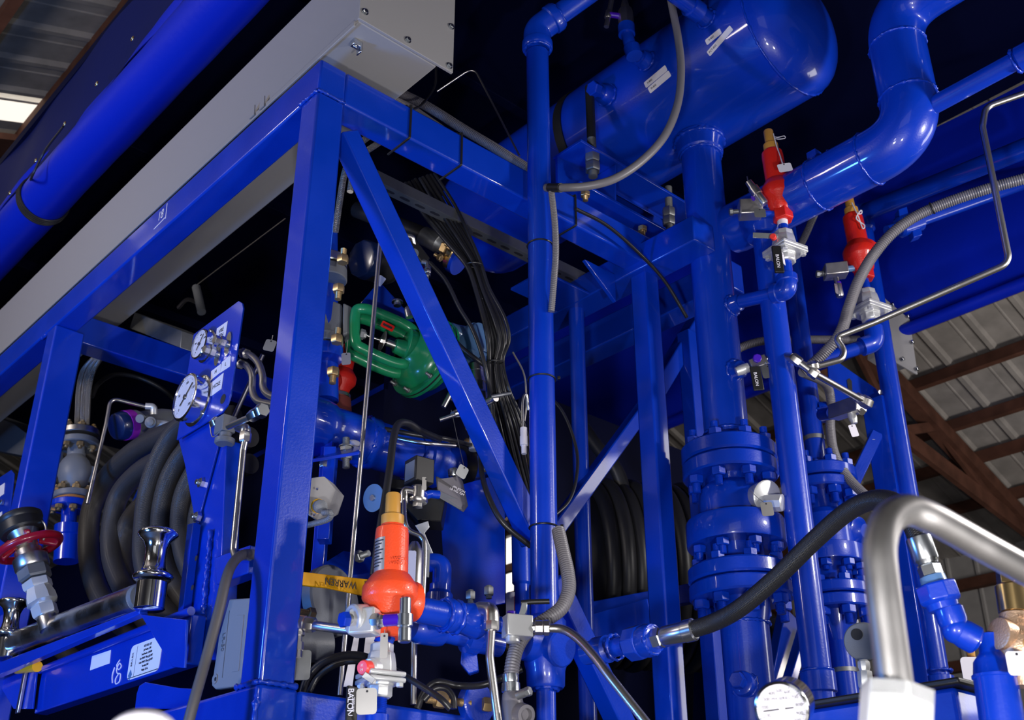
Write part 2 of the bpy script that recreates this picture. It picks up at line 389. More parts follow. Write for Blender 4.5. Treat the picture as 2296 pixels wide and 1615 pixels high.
fb('base_beam', 1.5, 1.62, .06, 3, .9, DK-.03)
def br(p, q, w, name='brace'): return link(name, MB().bar(p, q, w, w, U), BLUE, FR, .006)
br(T(772, 303, .0), T(1200, 1215, .0), .074)
br(T(1478, 868, .35), T(1225, 1215, .35), .06); br(T(1238, 1300, .1), T(1400, 1640, .1), .075)
br(T(1565, 720, .3), T(1455, 900, .3), .075)
link('gusset', MB().prism([F(1.35, .10, 3.085), F(1.53, .10, 3.085), F(1.53, .10, 2.95)], U*.02), BLUE, FR, .003)
link('gusset', MB().prism([F(1.25, .25, 3.05), F(1.53, .25, 3.05), F(1.53, .45, 3.05), F(1.25, .45, 3.05)], Z*.012), BLUE, FR, .002)
# rough weld beads where posts meet beams
for s, t, z, a in ((0, 0, BB, .055), (0, 0, DK+.004, .058), (1.6, 0, BB-.004, .046), (.017, 2.24, BB, .06)):
    mb = MB(); c = [F(s-a, t-a, z), F(s+a, t-a, z), F(s+a, t+a, z), F(s-a, t+a, z)]
    mb.tube([c[0], c[1]], .006, 7, path='line', rf=lambda L, i: .007*(1+.5*random.uniform(-1, 1)), step=.007)
    mb2 = MB(); mb2.tube([c[3], c[0]], .006, 7, path='line', rf=lambda L, i: .007*(1+.5*random.uniform(-1, 1)), step=.007)
    link('weld_bead', mb, BLUE, FR, smooth=180); link('weld_bead', mb2, BLUE, FR, smooth=180)
link('weld_bead', MB().tube([F(-.063, -.063, DK-.01), F(-.063, -.063, .88)], .008, 8, path='line', rf=lambda L, i: .009*(1+.5*random.uniform(-1, 1)), step=.008), BLUE, FR, smooth=180)
# stencilled 18 mark on the top beam
def onface(x, y): return S(x, y, -.0525)
c = onface(361, 483)
text('painted_number', '18', c-V*.0008, -U, Z, .062, WHITE, FR, ext=.0003, sx=.8)
link('painted_stroke', MB().bar(S(345, 514, -.0525), S(370, 488, -.0525), .004, .0012, Z), WHITE, FR)
link('painted_stroke', MB().bar(S(371, 490, -.0525), S(375, 456, -.0525), .004, .0012, U), WHITE, FR)
# ---------------------------------------------------------------- grey wireway above the beam
BX = thing('wireway_box', 'long light grey sheet metal wireway lying along the top of the frame', 'enclosure', F(.17, 0, 3.33))
mb = MB(); mb.box(F(.17, 3.15, 3.505), (.167, 3.33, .175), ax); link('trough', mb, GREYB, BX, .006)
link('end_plate', MB().box(F(.197, -.187, 3.52), (.203, .006, .19), ax), GREYB, BX, .002)
link('lip', MB().box(F(-.006, 3.1, 3.322), (.004, 3.27, .012), ax), GREYB, BX, .002)
for x, y in ((818, 27), (914, 90), (1011, 60), (1007, 148)):
    p = T(x, y, -.194); b = MB(); b.lathe(p, -U, [(0, .013), (.003, .013)], 20); b.hexn(p-U*.003, -U, .007, .009); link('screw', b, ZINC, BX)
for x, y in ((799, 95),):
    p = H(x, y, 3.325); b = MB(); b.box(p+Z*-.008, (.016, .012, .012), ax); b.box(p+V*.014-Z*.02, (.003, .014, .022), ax); b.ball(p-Z*.018-V*.004, .008); link('clamp', b, ZINC, BX, .002)
for x, y in ((566, 263), (588, 243)):
    p = S(x, y, -.012); b = MB(); b.prism([p-U*.018, p+U*.018, p+U*.018+Z*.03, p-U*.012+Z*.05], -V*.004); link('clip', b, GREYB, BX)
# ---------------------------------------------------------------- canopy and rolled tarpaulin
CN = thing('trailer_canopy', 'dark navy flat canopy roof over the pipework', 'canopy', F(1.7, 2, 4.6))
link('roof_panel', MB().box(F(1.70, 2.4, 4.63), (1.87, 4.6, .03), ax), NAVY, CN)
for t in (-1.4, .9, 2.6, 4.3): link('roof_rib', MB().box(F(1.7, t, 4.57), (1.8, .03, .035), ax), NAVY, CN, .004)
TP = thing('rolled_tarpaulin', 'bright blue vinyl tarpaulin rolled up along the canopy edge', 'tarpaulin', F(-.15, 2, 3.8))
ZR2 = S(324, 201, -.08)[2]; RR2 = .122
def rr(L, i): return RR2*(1+.008*math.sin(L*7)+.006*math.sin(L*17+1))
link('roll', MB().tube([F(-.08, -1.2, ZR2), F(-.08, 6.5, ZR2)], RR2, 40, path='line', rf=rr, step=.06), VINYL, TP, smooth=80)
def wavy(zs, s0, amp, m, name, t0=-1.2, t1=6.5, n=90, ph=0):
    vs = []; fs = []; r = len(zs)
    for side in (0, 1):
        for i in range(n+1):
            t = t0+(t1-t0)*i/n
            for k, z in enumerate(zs):
                vs.append(F(s0+amp*math.sin(t*3.1+k*1.1+ph)+.4*amp*math.sin(t*8+k)+side*.004, t, z))
    m0 = (n+1)*r
    for i in range(n):
        for k in range(r-1): a = i*r+k; fs += [(a, a+r, a+r+1, a+1), (m0+a, m0+a+1, m0+a+r+1, m0+a+r)]
    return link(name, MB().add(vs, fs), m, TP, smooth=80)
wavy([ZR2+.085, ZR2+.12, ZR2+.15], -.17, .012, VINYL, 'hem_flap', n=120)
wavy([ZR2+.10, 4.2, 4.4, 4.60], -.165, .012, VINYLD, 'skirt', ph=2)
for x, y in ((297, 87), (217, 188), (145, 278), (80, 360), (22, 433)):
    p = S(x, y, -.215); link('grommet', MB().torus(p, V, .010, .004, 18, 8), BRASS, TP)
STR = thing('tarp_strap', 'black bungee strap wound round the rolled blue tarpaulin', 'strap', S(85, 490, -.2))
c0 = F(-.08, st(S(90, 492, -.08))[1], ZR2)
for k in range(4):
    link('cord', MB().torus(c0+U*(.012*k), U+Z*.03*(k-1), RR2+.007, .007, 48, 8), CABLE, STR)
link('tail', MB().tube([c0+Z*.10-V*.08, S(70, 400, -.24), S(100, 340, -.24), S(142, 284, -.24)], .006, 8), CABLE, STR)
FC = thing('side_curtain', 'glossy blue vinyl side curtain hanging on the far right side', 'curtain', F(3.6, 0, 3.5))
zb = S(2170, 690, 3.6)[2]
vs = []; fs = []; n = 60; zs = [zb, zb+.12, zb+.3, zb+.5, zb+.72, zb+.95, 4.6]
for side in (0, 1):
    for i in range(n+1):
        t = -2.6+(6.0)*i/n
        for k, z in enumerate(zs): vs.append(F(3.6+.02*math.sin(t*2.3+k*1.7)+.045*math.sin(k*1.9+.5)+.02*side, t, z))
r = len(zs); m0 = (n+1)*r
for i in range(n):
    for k in range(r-1): a = i*r+k; fs += [(a, a+r, a+r+1, a+1), (m0+a, m0+a+1, m0+a+r+1, m0+a+r)]
for i in range(n): a = i*r; fs.append((a, m0+a, m0+a+r, a+r))
link('drape', MB().add(vs, fs), VINYL, FC, smooth=80)
link('bottom_pole', MB().tube([F(3.58, -2.6, zb), F(3.58, 3.4, zb)], .035, 20, path='line'), VINYL, FC)
# ---------------------------------------------------------------- dark backdrop panels added to give the shade behind everything
HS = thing('dark_backdrop', 'dark navy backdrop panels added to darken the back of the skid', 'housing', F(1.6, 3, DK))
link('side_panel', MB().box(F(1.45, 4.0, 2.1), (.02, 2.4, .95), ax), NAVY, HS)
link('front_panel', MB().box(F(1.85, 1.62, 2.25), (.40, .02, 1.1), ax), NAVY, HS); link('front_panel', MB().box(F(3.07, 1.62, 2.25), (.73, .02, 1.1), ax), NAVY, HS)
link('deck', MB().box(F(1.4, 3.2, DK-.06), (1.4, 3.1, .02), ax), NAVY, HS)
def plathe(mb, a, b, Y, prof, seg=28, Y2=None):
    """lathe along the line between two picture positions at distance Y; profile given in picture units"""
    p = D(a[0], a[1], Y); q = D(b[0], b[1], Y if Y2 is None else Y2); L = math.hypot(b[0]-a[0], b[1]-a[1])
    k = (q-p).length/L; m = mm((p+q)/2); return mb.lathe(p, q-p, [(h*k, r*m) for h, r in prof], seg)
def pts(l, kind=None):
    return [D(*q) if kind is None else kind(*q) for q in l]
def pipe_v(s, t, y0, y1, r, seg=32): return MB().cyl(F(s, t, zrow(s, t, y0)), F(s, t, zrow(s, t, y1)), r, seg)
def flange(parent, c, d, r, th, nb, br, rb=.8, m=None, up=True, down=True, ph=0.0, bm=None, name='flange', bore=0):
    """flange disc c..c+d*th with a ring of hexagon nuts below (and above)"""
    d = Vector(d).normalized(); e = r*.04
    link(name, MB().lathe(c, d, [(0, r-e), (e, r), (th-e, r), (th, r-e)], 48), m or BLUE, parent)
    x, y, _ = frame_of(d)
    for i in range(nb):
        a = 2*math.pi*(i+ph)/nb; p = Vector(c)+(x*math.cos(a)+y*math.sin(a))*r*rb
        if down: bolt(parent, p, -d, br, True, bm or m, br*1.3)
        if up: bolt(parent, p+d*th, d, br, True, bm or m, br*1.1)
def tagplate(name, c, x, y, w, h, m, label, cat, th=.0012, hole=True, group=None):
    x = Vector(x).normalized(); y = Vector(y); y = (y-x*y.dot(x)).normalized(); n = x.cross(y); c = Vector(c)
    rr = min(w, h)*.18; poly = []
    for sx, sy, a0 in ((1, 1, 0), (-1, 1, 90), (-1, -1, 180), (1, -1, 270)):
        for k in range(4):
            a = math.radians(a0+k*30); poly.append(c+x*(sx*(w/2-rr)+rr*math.cos(a))+y*(sy*(h/2-rr)+rr*math.sin(a)))
    return poly, n*th
def plate(mb, c, x, y, w, h, th=.0012):
    poly, e = tagplate('', c, x, y, w, h, None, '', '', th); return mb.prism(poly, e)
def hanging_tag(name, label, anchor, c, x, y, w, h, m=None, group=None):
    t = thing(name, label, 'tag', c, group)
    link('plate', plate(MB(), c, x, y, w, h), m or TAGAL, t)
    x = Vector(x).normalized(); y = Vector(y).normalized()
    link('hole', MB().lathe(Vector(c)+y*h*.38+x.cross(y)*.0011, x.cross(y), [(0, .003), (.0005, .003)], 12), INK, t)
    link('wire', MB().tube([anchor, (Vector(anchor)+Vector(c)+y*h*.4)/2-Z*.004, Vector(c)+y*h*.4], .0011, 6), WIRE, t)
    return t
def cable_tie(name, label, c, d, R, tail=None, r=.0028, group=None, m=None):
    t = thing(name, label, 'cable tie', c, group)
    link('loop', MB().torus(c, d, R, r, 40, 8), m or BLACK, t)
    x, y, _ = frame_of(d); h = tail if tail is not None else Vector(c)+x*R
    link('head', MB().box(h, (.006, .005, .005), frame_of(d)), BLACK, t, .001)
    return t
TOCAM = Vector((0, -1, -.35)).normalized()
XR = Vector((1, 0, 0))
def psv(label, top, bot, Y, m=RED, out=None, outr=34, group=None, bon_label=True):
    """relief valve: tan cap, bonnet, bulged body with side outlet, hexagon inlet; top/bot are picture positions of its ends"""
    L = math.hypot(top[0]-bot[0], top[1]-bot[1]); k = L/320.0; o = D(bot[0], bot[1], Y)
    t = thing('relief_valve', label, 'valve', o, group)
    P = lambda pr: [(h*k, r*k) for h, r in pr]
    b = MB(); plathe(b, bot, top, Y, P([(30, 30), (40, 40), (62, 45), (80, 60), (84, 62), (106, 62), (110, 60), (134, 43), (138, 38), (225, 37.5), (238, 36), (241, 28), (247, 26)]), 40)
    link('body', b, m, t)
    b = MB(); plathe(b, bot, top, Y, P([(0, 30), (4, 36), (40, 36), (46, 31)]), 6); link('inlet_hexagon', b, m, t, .002)
    b = MB(); plathe(b, bot, top, Y, P([(244, 25), (246, 26), (268, 26), (270, 24), (272, 17.5), (317, 17), (320, 15.5)]), 32); link('cap', b, CAPTAN, t)
    if out:
        p = D(bot[0]+(top[0]-bot[0])*.27, bot[1]+(top[1]-bot[1])*.27, Y); d = (Vector(out)-p).normalized(); m1 = mm(p)*k; LL = 66*m1
        b = MB().lathe(p, d, [(10*m1, outr*.95*m1), (LL*.62, outr*m1), (LL*.75, outr*1.18*m1), (LL*.97, outr*1.22*m1), (LL, outr*1.12*m1)], 28); link('outlet', b, m, t)
    return t
def ball_valve(label, bot, top, Y, s=1.0, group=None, m=None):
    """cast ball valve on a vertical line: threaded ends, bolted square end plate, stem boss"""
    t = thing('ball_valve', label, 'valve', D(bot[0], bot[1], Y), group); L = math.hypot(top[0]-bot[0], top[1]-bot[1])
    P = lambda pr: [(h*L, r*s) for h, r in pr]
    b = MB(); plathe(b, bot, top, Y, P([(0, 20), (.04, 23), (.20, 23), (.22, 25), (.30, 26)]), 8); link('lower_end', b, m or PLATED, t, .001)
    b = MB(); plathe(b, bot, top, Y, P([(.40, 30), (.62, 28), (.80, 25), (.84, 22), (.97, 22), (1, 19)]), 8); link('body', b, m or PLATED, t, .002)
    c = D(bot[0]+(top[0]-bot[0])*.35, bot[1]+(top[1]-bot[1])*.35, Y); k = mm(c)*s; ax = (Vector((.87, .5, 0)), Vector((-.5, .87, 0)), Z)
    link('end_plate', MB().box(c-Z*.05*L*mm(c), (36*k, 36*k, 4.5*k), ax), m or PLATED, t, .004)
    link('body_plate', MB().box(c+Z*.06*L*mm(c), (36*k, 36*k, 4.5*k), ax), m or PLATED, t, .004)
    for i, (sx, sy) in enumerate(((1, 1), (1, -1), (-1, -1), (-1, 1))):
        p = c+ax[0]*sx*27*k+ax[1]*sy*27*k-Z*(.05*L*mm(c)+4*k); bolt(t, p, -Z, 7*k, True, m or PLATED, 0)
    return t, c, k
# ================================================================ right-hand pipework
# ---- horizontal pressure tank overhead
sT, zT, rT = 1.73, 3.98, .30
TK = thing('pressure_tank', 'large blue horizontal pressure tank with domed end high in the frame', 'tank', F(sT, 0, zT))
cap = [(.16*math.sin(math.pi/2*k/8), rT*math.cos(math.pi/2*k/8)) for k in range(9)]
link('shell', MB().lathe(F(sT, -.74, zT), U, [(0, rT), (1.9, rT)], 64, cap=False), BLUE, TK)
link('domed_end', MB().lathe(F(sT, -.74, zT), -U, cap, 64, cap=False), BLUE, TK)
link('domed_end', MB().lathe(F(sT, 1.16, zT), U, cap, 64, cap=False), BLUE, TK)
link('weld_seam', MB().torus(F(sT, -.74, zT), U, rT, .005, 160, 6, .5), BLUE, TK, smooth=180)
link('clamp_band', MB().lathe(F(sT, .30, zT), U, [(0, rT+.002), (0, rT+.007), (.05, rT+.007), (.05, rT+.002)], 64, cap=False), RUBBER, TK)
def tank_pt(px, py, extra=0):          # point on the tank skin under a picture position
    r = ray(px, py); o = O-F(sT, 0, zT); a = r-U*r.dot(U); b = o-U*o.dot(U)
    A2, B2, C2 = a.dot(a), 2*a.dot(b), b.dot(b)-(rT+extra)**2
    q = B2*B2-4*A2*C2; tt = (-B2-math.sqrt(max(q, 0)))/(2*A2); p = O+r*tt
    n = p-F(sT, 0, zT); n = (n-U*n.dot(U)).normalized(); return p, n
for x0, y0, x1, y1, hh, tx in ((1446, 192, 1494, 152, 15, 'V-850'), (1455, 204, 1502, 164, 15, 'PI-850'), (1583, 96, 1616, 69, 14, 'V-850'), (1588, 122, 1640, 62, 14, 'PCT-850')):
    p, n = tank_pt((x0+x1)/2, (y0+y1)/2, .0006); a, _ = tank_pt(x0, y0, .0006); b, _ = tank_pt(x1, y1, .0006); d = (b-a).normalized(); up = n.cross(d)
    lb = link('name_strip', plate(MB(), p, d, up, (b-a).length, mm(p, hh), .001), WHITE, TK)
    text('lettering', tx, a+d*.03+n*.0022, d, up, .012, INK, lb)
p, n = tank_pt(1362, 214)
PG = thing('hex_plug', 'blue hexagon plug in a tank boss above the black clamp rod', 'plug', p)
b = MB().lathe(p-n*.01, n, [(0, .05), (.02, .048), (.045, .044), (.055, .036)], 28); link('boss', b, BLUE, PG)
b = MB(); b.lathe(p+n*.04, n, [(0, .028), (.03, .028)], 20); b.hexn(p+n*.065, n, .04, .036); link('head', b, BLUE, PG); weld(PG, p+n*.004, n, .05, .006)
# riser valve on the tank top left
p, n = tank_pt(1450, 138)
RV = thing('tank_riser', 'short blue threaded riser and elbow on the tank beside two white strips', 'pipe fitting', p)
e = D(1405, 72, (p.y-.12))
b = MB().tube([p-n*.01, p+n*.06, D(1415, 112, p.y-.13), e], .026, 18, path='bend', bend=.05); link('elbow', b, BLUE, RV)
link('boss', MB().lathe(p-n*.005, n, [(0, .042), (.03, .038), (.05, .036)], 24), BLUE, RV); weld(RV, p+n*.003, n, .043, .006)
link('collar', MB().lathe(e-Z*.015, Z, [(0, .036), (.05, .036)], 24), BLUE, RV); q = D(1420, 118, p.y-.125); link('collar', MB().lathe(q, D(1405, 72, p.y-.12)-q, [(-.02, .035), (.03, .035)], 24).__class__() if False else MB().lathe(q, q-D(1405, 72, p.y-.12), [(-.03, .035), (.02, .035)], 24), BLUE, RV)
BV0 = thing('needle_valve', 'shiny bleed valve with blue sleeve above the tank elbow at the top edge', 'valve', e)
b = MB().lathe(e+Z*.02, Z, [(0, .030), (.05, .034), (.10, .032), (.12, .02), (.16, .012)], 8); link('body', b, STEEL, BV0, .001)
q = e+Z*.09; b = MB().cyl(q-XR*.02, q-XR*.075+Z*.01, .013, 16); link('sleeve', b, PURPLE, BV0)
b = MB().cyl(q-XR*.085-Z*.06, q-XR*.055+Z*.10, .011, 16); b.hexn(q-XR*.078+Z*-.01, Vector((.2, 0, 1)), .04, .016); link('tee_stem', b, STEEL, BV0)
p2, n2 = tank_pt(1585, 42)
RZ = thing('tank_riser', 'thick blue riser on the tank above the right pair of white strips', 'pipe fitting', p2)
b = MB().lathe(p2-n2*.01, n2, [(0, .040), (.03, .034), (.06, .034), (.062, .044), (.12, .044), (.122, .034), (.25, .034)], 28); link('pipe', b, BLUE, RZ); weld(RZ, p2+n2*.002, n2, .042, .006)
# black rubber-covered U-bolt and its bracket
bs, bt = st(D(1327, 330, 3.93))[:2]
UB = thing('clamp_rod', 'black rubber covered clamp rod with steel nuts in front of the tank', 'clamp', F(bs, bt, 3.2))
z_ = lambda y: zrow(bs, bt, y)
link('rod', MB().cyl(F(bs, bt, z_(195)), F(bs, bt, z_(312)), .020, 20), RUBBER, UB)
link('threaded_end', MB().thread(F(bs, bt, z_(310)), F(bs, bt, z_(397)), .020), GALV, UB)
for y0, y1 in ((385, 367), (365, 344)):
    b = MB().hexn(F(bs, bt, z_(y0)), Z, z_(y1)-z_(y0), .034); link('nut', b, GALV, UB)
BK = thing('tank_bracket', 'blue steel angle saddle bracket bolted under the pressure tank', 'bracket', T(1420, 430, .24))
s0, s1, zt = 1.245, 2.02, 3.585
link('shelf', MB().box(F((s0+s1)/2, .085, zt), ((s1-s0)/2, .085, .007), (V, U, Z)), BLUE, BK, .002)
link('web', MB().box(F((s0+s1)/2, .15, zt-.11), ((s1-s0)/2, .007, .11), (V, U, Z)), BLUE, BK, .002)
link('foot', MB().box(F((s0+s1)/2, .09, zt-.21), ((s1-s0)/2, .08, .007), (V, U, Z)), BLUE, BK, .002)
link('gusset', MB().prism([F(s0+.22, .145, zt-.01), F(s0+.22, .01, zt-.01), F(s0+.22, .02, zt-.2), F(s0+.22, .145, zt-.2)], V*.008), BLUE, BK, .002)
link('gusset', MB().prism([F(s0+.23, .145, zt-.02), F(s0+.62, .145, zt-.02), F(s0+.62, .05, zt-.12), F(s0+.23, .05, zt-.12)], Z*-.008), BLUE, BK, .002)
for x, y in ((1312, 437), (1440, 515)):
    p = D(x, y-6, T(x, y, .02).y); bolt(BK, p, -Z, .021, True, GOLDZ, .022, h=.022)
p = D(1500, 440, T(1500, 480, .03).y); b = MB().thread(p+Z*.05, D(1501, 514, p.y), .017); link('stud', b, GALV, BK)
for y0, y1 in ((487, 468), (505, 488)): b = MB().hexn(D(1500, y0, p.y), Z, D(1500, y1, p.y).z-D(1500, y0, p.y).z, .030); link('nut', b, GALV, BK)
# ---- pipe B: the slim vertical pipe in front of the brace
sB, tB = .885, -.12; zB = lambda y: zrow(sB, tB, y)
PB = thing('vertical_pipe', 'blue vertical pipe with threaded top elbow standing before the diagonal brace', 'pipe', F(sB, tB, zB(1430)))
link('pipe', MB().cyl(F(sB, tB, zB(1392)), F(sB, tB, zB(120)), .0445, 40), BLUE, PB)
eB = F(sB, tB, zB(68)); dB = (D(1330, -22, eB.y-.05)-eB).normalized()
link('elbow', MB().tube([eB-Z*.09, eB, eB+dB*.09], .056, 32, path='bend', bend=.06), BLUE, PB)
link('collar', MB().lathe(eB-Z*.105, Z, [(0, .058), (.006, .062), (.034, .062), (.04, .056)], 36), BLUE, PB)
link('collar', MB().lathe(eB+dB*.065, dB, [(0, .056), (.006, .062), (.034, .062), (.04, .058)], 36), BLUE, PB)
link('branch', MB().cyl(eB+dB*.09, eB+dB*.55, .044, 36), BLUE, PB)
weld(PB, eB-Z*.106, Z, .05, .006); weld(PB, eB+dB*.106, dB, .05, .006)
# forged tee at its foot
TE = thing('forged_tee', 'blue forged pipe tee with round cast emblem at the pipe foot', 'pipe fitting', F(sB, tB, zB(1450)))
cT = F(sB, tB, zB(1450)); 
link('socket', MB().lathe(F(sB, tB, zB(1545)), Z, [(0, .052), (.008, .058), (zB(1505)-zB(1545), .06), (zB(1490)-zB(1545), .066), (zB(1395)-zB(1545), .066), (zB(1385)-zB(1545), .056), (zB(1383)-zB(1545), .05)], 36), BLUE, TE, smooth=50)
nS = S(1330, 1462, st(cT)[0]); dN = (nS-cT).normalized()
link('branch_socket', MB().lathe(cT, dN, [(0, .07), (.05, .06), (.075, .058), (.08, .052)], 36), BLUE, TE)
link('rear_socket', MB().lathe(cT, -V, [(0, .06), (.07, .056), (.10, .054)], 36), BLUE, TE)
pe = cT+TOCAM*.066+XR*.012; fc = (TOCAM*.9+XR*.25).normalized(); ux = fc.cross(Z).normalized()*-1; ux = Z.cross(fc).normalized(); uy = fc.cross(ux)
link('boss', MB().lathe(pe-fc*.02, fc, [(0, .034), (.022, .033), (.024, .030)], 36), BLUE, TE)
em = link('emblem', MB().torus(pe+fc*.004, fc, .026, .0022, 36, 6), BLUE, TE)
text('lettering', 'BSW\nDSB\nTP', pe+fc*.0055, ux, uy, .015, BLUE, em, .0012)
# lower tail of pipe B
TL = thing('drain_pipe', 'thin blue pipe dropping below the forged tee to the frame bottom', 'pipe', F(sB, tB, 1.0))
link('pipe', MB().cyl(F(sB, tB, .80), F(sB, tB, zB(1540)), .030, 28), BLUE, TL); weld(TL, F(sB, tB, zB(1546)), Z, .036, .006)
# side nipple and union going right
UN = thing('pipe_union', 'blue hammer union with hexagon nut joining tee to black hose', 'pipe fitting', nS)
uS = S(1472, 1433, st(cT)[0]); L = (uS-nS).length; dN = (uS-nS).normalized(); L *= .86
link('nipple', MB().lathe(nS-dN*.03, dN, [(0, .034), (.04, .034), (.045, .040), (.09, .040), (.10, .028), (L*.75, .026)], 28), BLUE, UN)
link('union_nut', MB().lathe(nS+dN*(L*.68), dN, [(0, .040), (.006, .050), (.05, .050), (.056, .044)], 8), BLUE, UN, .002)
link('union_end', MB().lathe(nS+dN*(L*.68+.05), dN, [(0, .044), (.02, .047), (.04, .044), (.045, .03)], 28), BLUE, UN); weld(UN, nS+dN*(L*.68+.09), dN, .040, .005); weld(UN, nS+dN*.09, dN, .036, .005)
# ---- black hydraulic hose with crimped ends
h0 = nS+dN*(L*.68+.09); HY = thing('hydraulic_hose', 'thick black hose arching from the union over to the blue bottle', 'hose', h0)
yb = h0.y
hp = [h0]+[D(x, y, Y) for x, y, Y in ((1535, 1417, yb-.06), (1600, 1396, yb-.12), (1660, 1363, yb-.20), (1740, 1296, yb-.30), (1830, 1208, yb-.42), (1900, 1148, yb-.52), (1960, 1121, yb-.60), (2010, 1130, yb-.66), (2045, 1175, yb-.70), (2062, 1215, yb-.71))]
c1 = hp[1]; c2 = hp[-1]; d1 = (c1-h0).normalized()
link('hose', MB().tube([h0+d1*.1]+hp[2:], .024, 22, 12), HOSEB, HY, smooth=80)
b = MB(); b.hexn(h0, d1, .03, .030); b.lathe(h0+d1*.03, d1, [(0, .024), (.008, .029), (.07, .029), (.072, .031), (.10, .031), (.104, .026)], 24); link('crimped_end', b, ZINC, HY)
y2 = c2.y; e1 = D(2072, 1246, y2); e2 = D(2096, 1310, y2); d2 = (e2-c2).normalized()
b = MB(); b.lathe(c2-d2*.012, d2, [(0, .024), (.004, .029), (.055, .029), (.058, .027), (.066, .024)], 24); b.hexn(c2+d2*.055, d2, .028, .026); link('crimped_end', b, ZINC, HY)
BU = thing('blue_union', 'blue hexagon union with scraped top below the right hose end', 'pipe fitting', e2)
b = MB().lathe(c2+d2*.082, d2, [(0, .028), (.022, .030), (.024, .022)], 24); link('sealed_collar', b, SLATE, BU)
ua = c2+d2*.10; b = MB().lathe(ua, d2, [(0, .043), (.004, .047), (.038, .047), (.045, .038)], 8); link('nut', b, BLUE, BU, .002)
b = MB().lathe(ua+d2*.04, d2, [(0, .036), (.018, .034), (.02, .024)], 24); link('tail', b, BLUE, BU)
q1 = D(2143, 1412, y2); q2 = D(2195, 1440, y2)
EL = thing('pipe_elbow', 'blue threaded elbow between right union and the blue bottle', 'pipe fitting', q1)
b = MB().tube([ua+d2*.05, q1, q2], .022, 20, path='bend', bend=.03); link('pipe', b, BLUE, EL)
b = MB().lathe(q1-d2*.05, d2, [(0, .028), (.005, .032), (.03, .032), (.045, .028)], 24); b.ball(q1, .031); b.lathe(q1, q2-q1, [(0, .028), (.02, .032), (.045, .032), (.05, .028)], 24); link('socket', b, BLUE, EL)
BT2 = thing('surge_bottle', 'blue welded bottle with narrow neck at the bottom right', 'bottle', D(2240, 1615, y2))
b = MB(); plathe(b, (2262, 1720), (2217, 1420), y2, [(0, 48), (195, 48), (197, 51), (203, 51), (206, 47), (235, 43), (250, 32), (256, 27), (299, 27), (301, 24)], 40); link('body', b, BLUE, BT2, smooth=50)
# ---- pipe D with the big flanged check valve
sD, tD = 1.73, -.25; zD = lambda y: zrow(sD, tD, y); FD = lambda y: F(sD, tD, zD(y))
PD = thing('outlet_pipe', 'thick blue vertical pipe dropping from the tank to big flanges', 'pipe', FD(980))
link('pipe', MB().cyl(FD(1000), F(sD, tD, zT-rT+.01), .0845, 48), BLUE, PD)
link('neck', MB().lathe(F(sD, tD, zT-rT-.075), Z, [(0, .088), (.01, .098), (.05, .102), (.085, .11)], 40), BLUE, PD); weld(PD, F(sD, tD, zT-rT-.005), Z, .105, .009, seg=70); weld(PD, F(sD, tD, zT-rT-.077), Z, .088, .006, seg=60)
for y, ln in ((703, .05), (838, .055)):
    p = FD(y); d = -U if y < 800 else (D(1690, 838-16, p.y-.16)-p).normalized()
    link('branch_boss', MB().lathe(p+d*.06, d, [(0, .042), (.03, .036), (.06, .034), (.065, .026)], 24), BLUE, PD); weld(PD, p+d*.085, d, .040, .006)
flange(PD, FD(1040), Z, .178, zD(1006)-zD(1040), 8, .026, .80, ph=.35, down=False)
weld(PD, FD(975), Z, .086, .007, seg=60)
CV = thing('check_valve', 'large blue flanged check valve under the thick tank pipe', 'valve', FD(1232))
flange(CV, FD(1076), Z, .178, zD(1043)-zD(1076), 8, .028, .80, ph=.35, up=False)
dz = lambda y: zD(y)-zD(1232)
link('body', MB().lathe(FD(1232), Z, [(dz(1229), .178), (dz(1226), .181), (dz(1178), .181), (dz(1172), .176), (dz(1166), .128), (dz(1135), .128), (dz(1108), .126), (dz(1098), .114), (dz(1090), .096), (dz(1072), .094)], 52), BLUE, CV)
x, y, _ = frame_of(Z)
for i in range(8):
    a = 2*math.pi*(i+.3)/8; bolt(CV, FD(1231)+(x*math.cos(a)+y*math.sin(a))*.148, -Z, .025, True, BLUE, .03)
link('lower_neck', MB().lathe(FD(1280), Z, [(0, .098), (dz(1225)-dz(1280), .094)], 40), BLUE, CV)
pc = D(1716, 1114, FD(1140).y-.14)
cv = link('bonnet_disc', MB().lathe(pc, Vector((.40, -.85, -.3)), [(-.05, .045), (0, .058), (.012, .060), (.016, .054)], 32), PLATED, CV)
link('bonnet_cap', MB().lathe(D(1736, 1128, FD(1140).y-.17), Vector((.8, -.5, -.15)), [(-.03, .032), (.03, .032), (.034, .026)], 8), PLATED, CV)
hanging_tag('valve_tag', 'square metal tag wired to the check valve side', D(1682, 1100, FD(1150).y-.22), D(1720, 1142, FD(1150).y-.25), XR+Z*.1, Z-XR*.1, .042, .05)
PD2 = thing('lower_pipe', 'thick blue pipe below the check valve with a hexagon side plug', 'pipe', FD(1500))
flange(PD2, FD(1310), Z, .185, zD(1276)-zD(1310), 8, .026, .80, ph=.1, down=False)
flange(PD2, FD(1348), Z, .185, zD(1314)-zD(1348), 8, .030, .80, ph=.1, up=False)
link('pipe', MB().lathe(F(sD, tD, .7), Z, [(0, .0855), (zD(1400)-.7, .0855), (zD(1375)-.7, .094), (zD(1345)-.7, .098)], 48), BLUE, PD2); weld(PD2, FD(1402), Z, .088, .006, seg=60)
p = FD(1530)-XR*.03+TOCAM*.07; d = Vector((-.55, -.8, .1)).normalized()
b = MB().lathe(p, d, [(0, .044), (.03, .040), (.034, .034)], 28); b.lathe(p+d*.03, d, [(0, .022), (.02, .022)], 16); b.hexn(p+d*.045, d, .03, .028); link('hex_plug', b, BLUE, PD2); weld(PD2, p+d*.004, d, .044, .006)
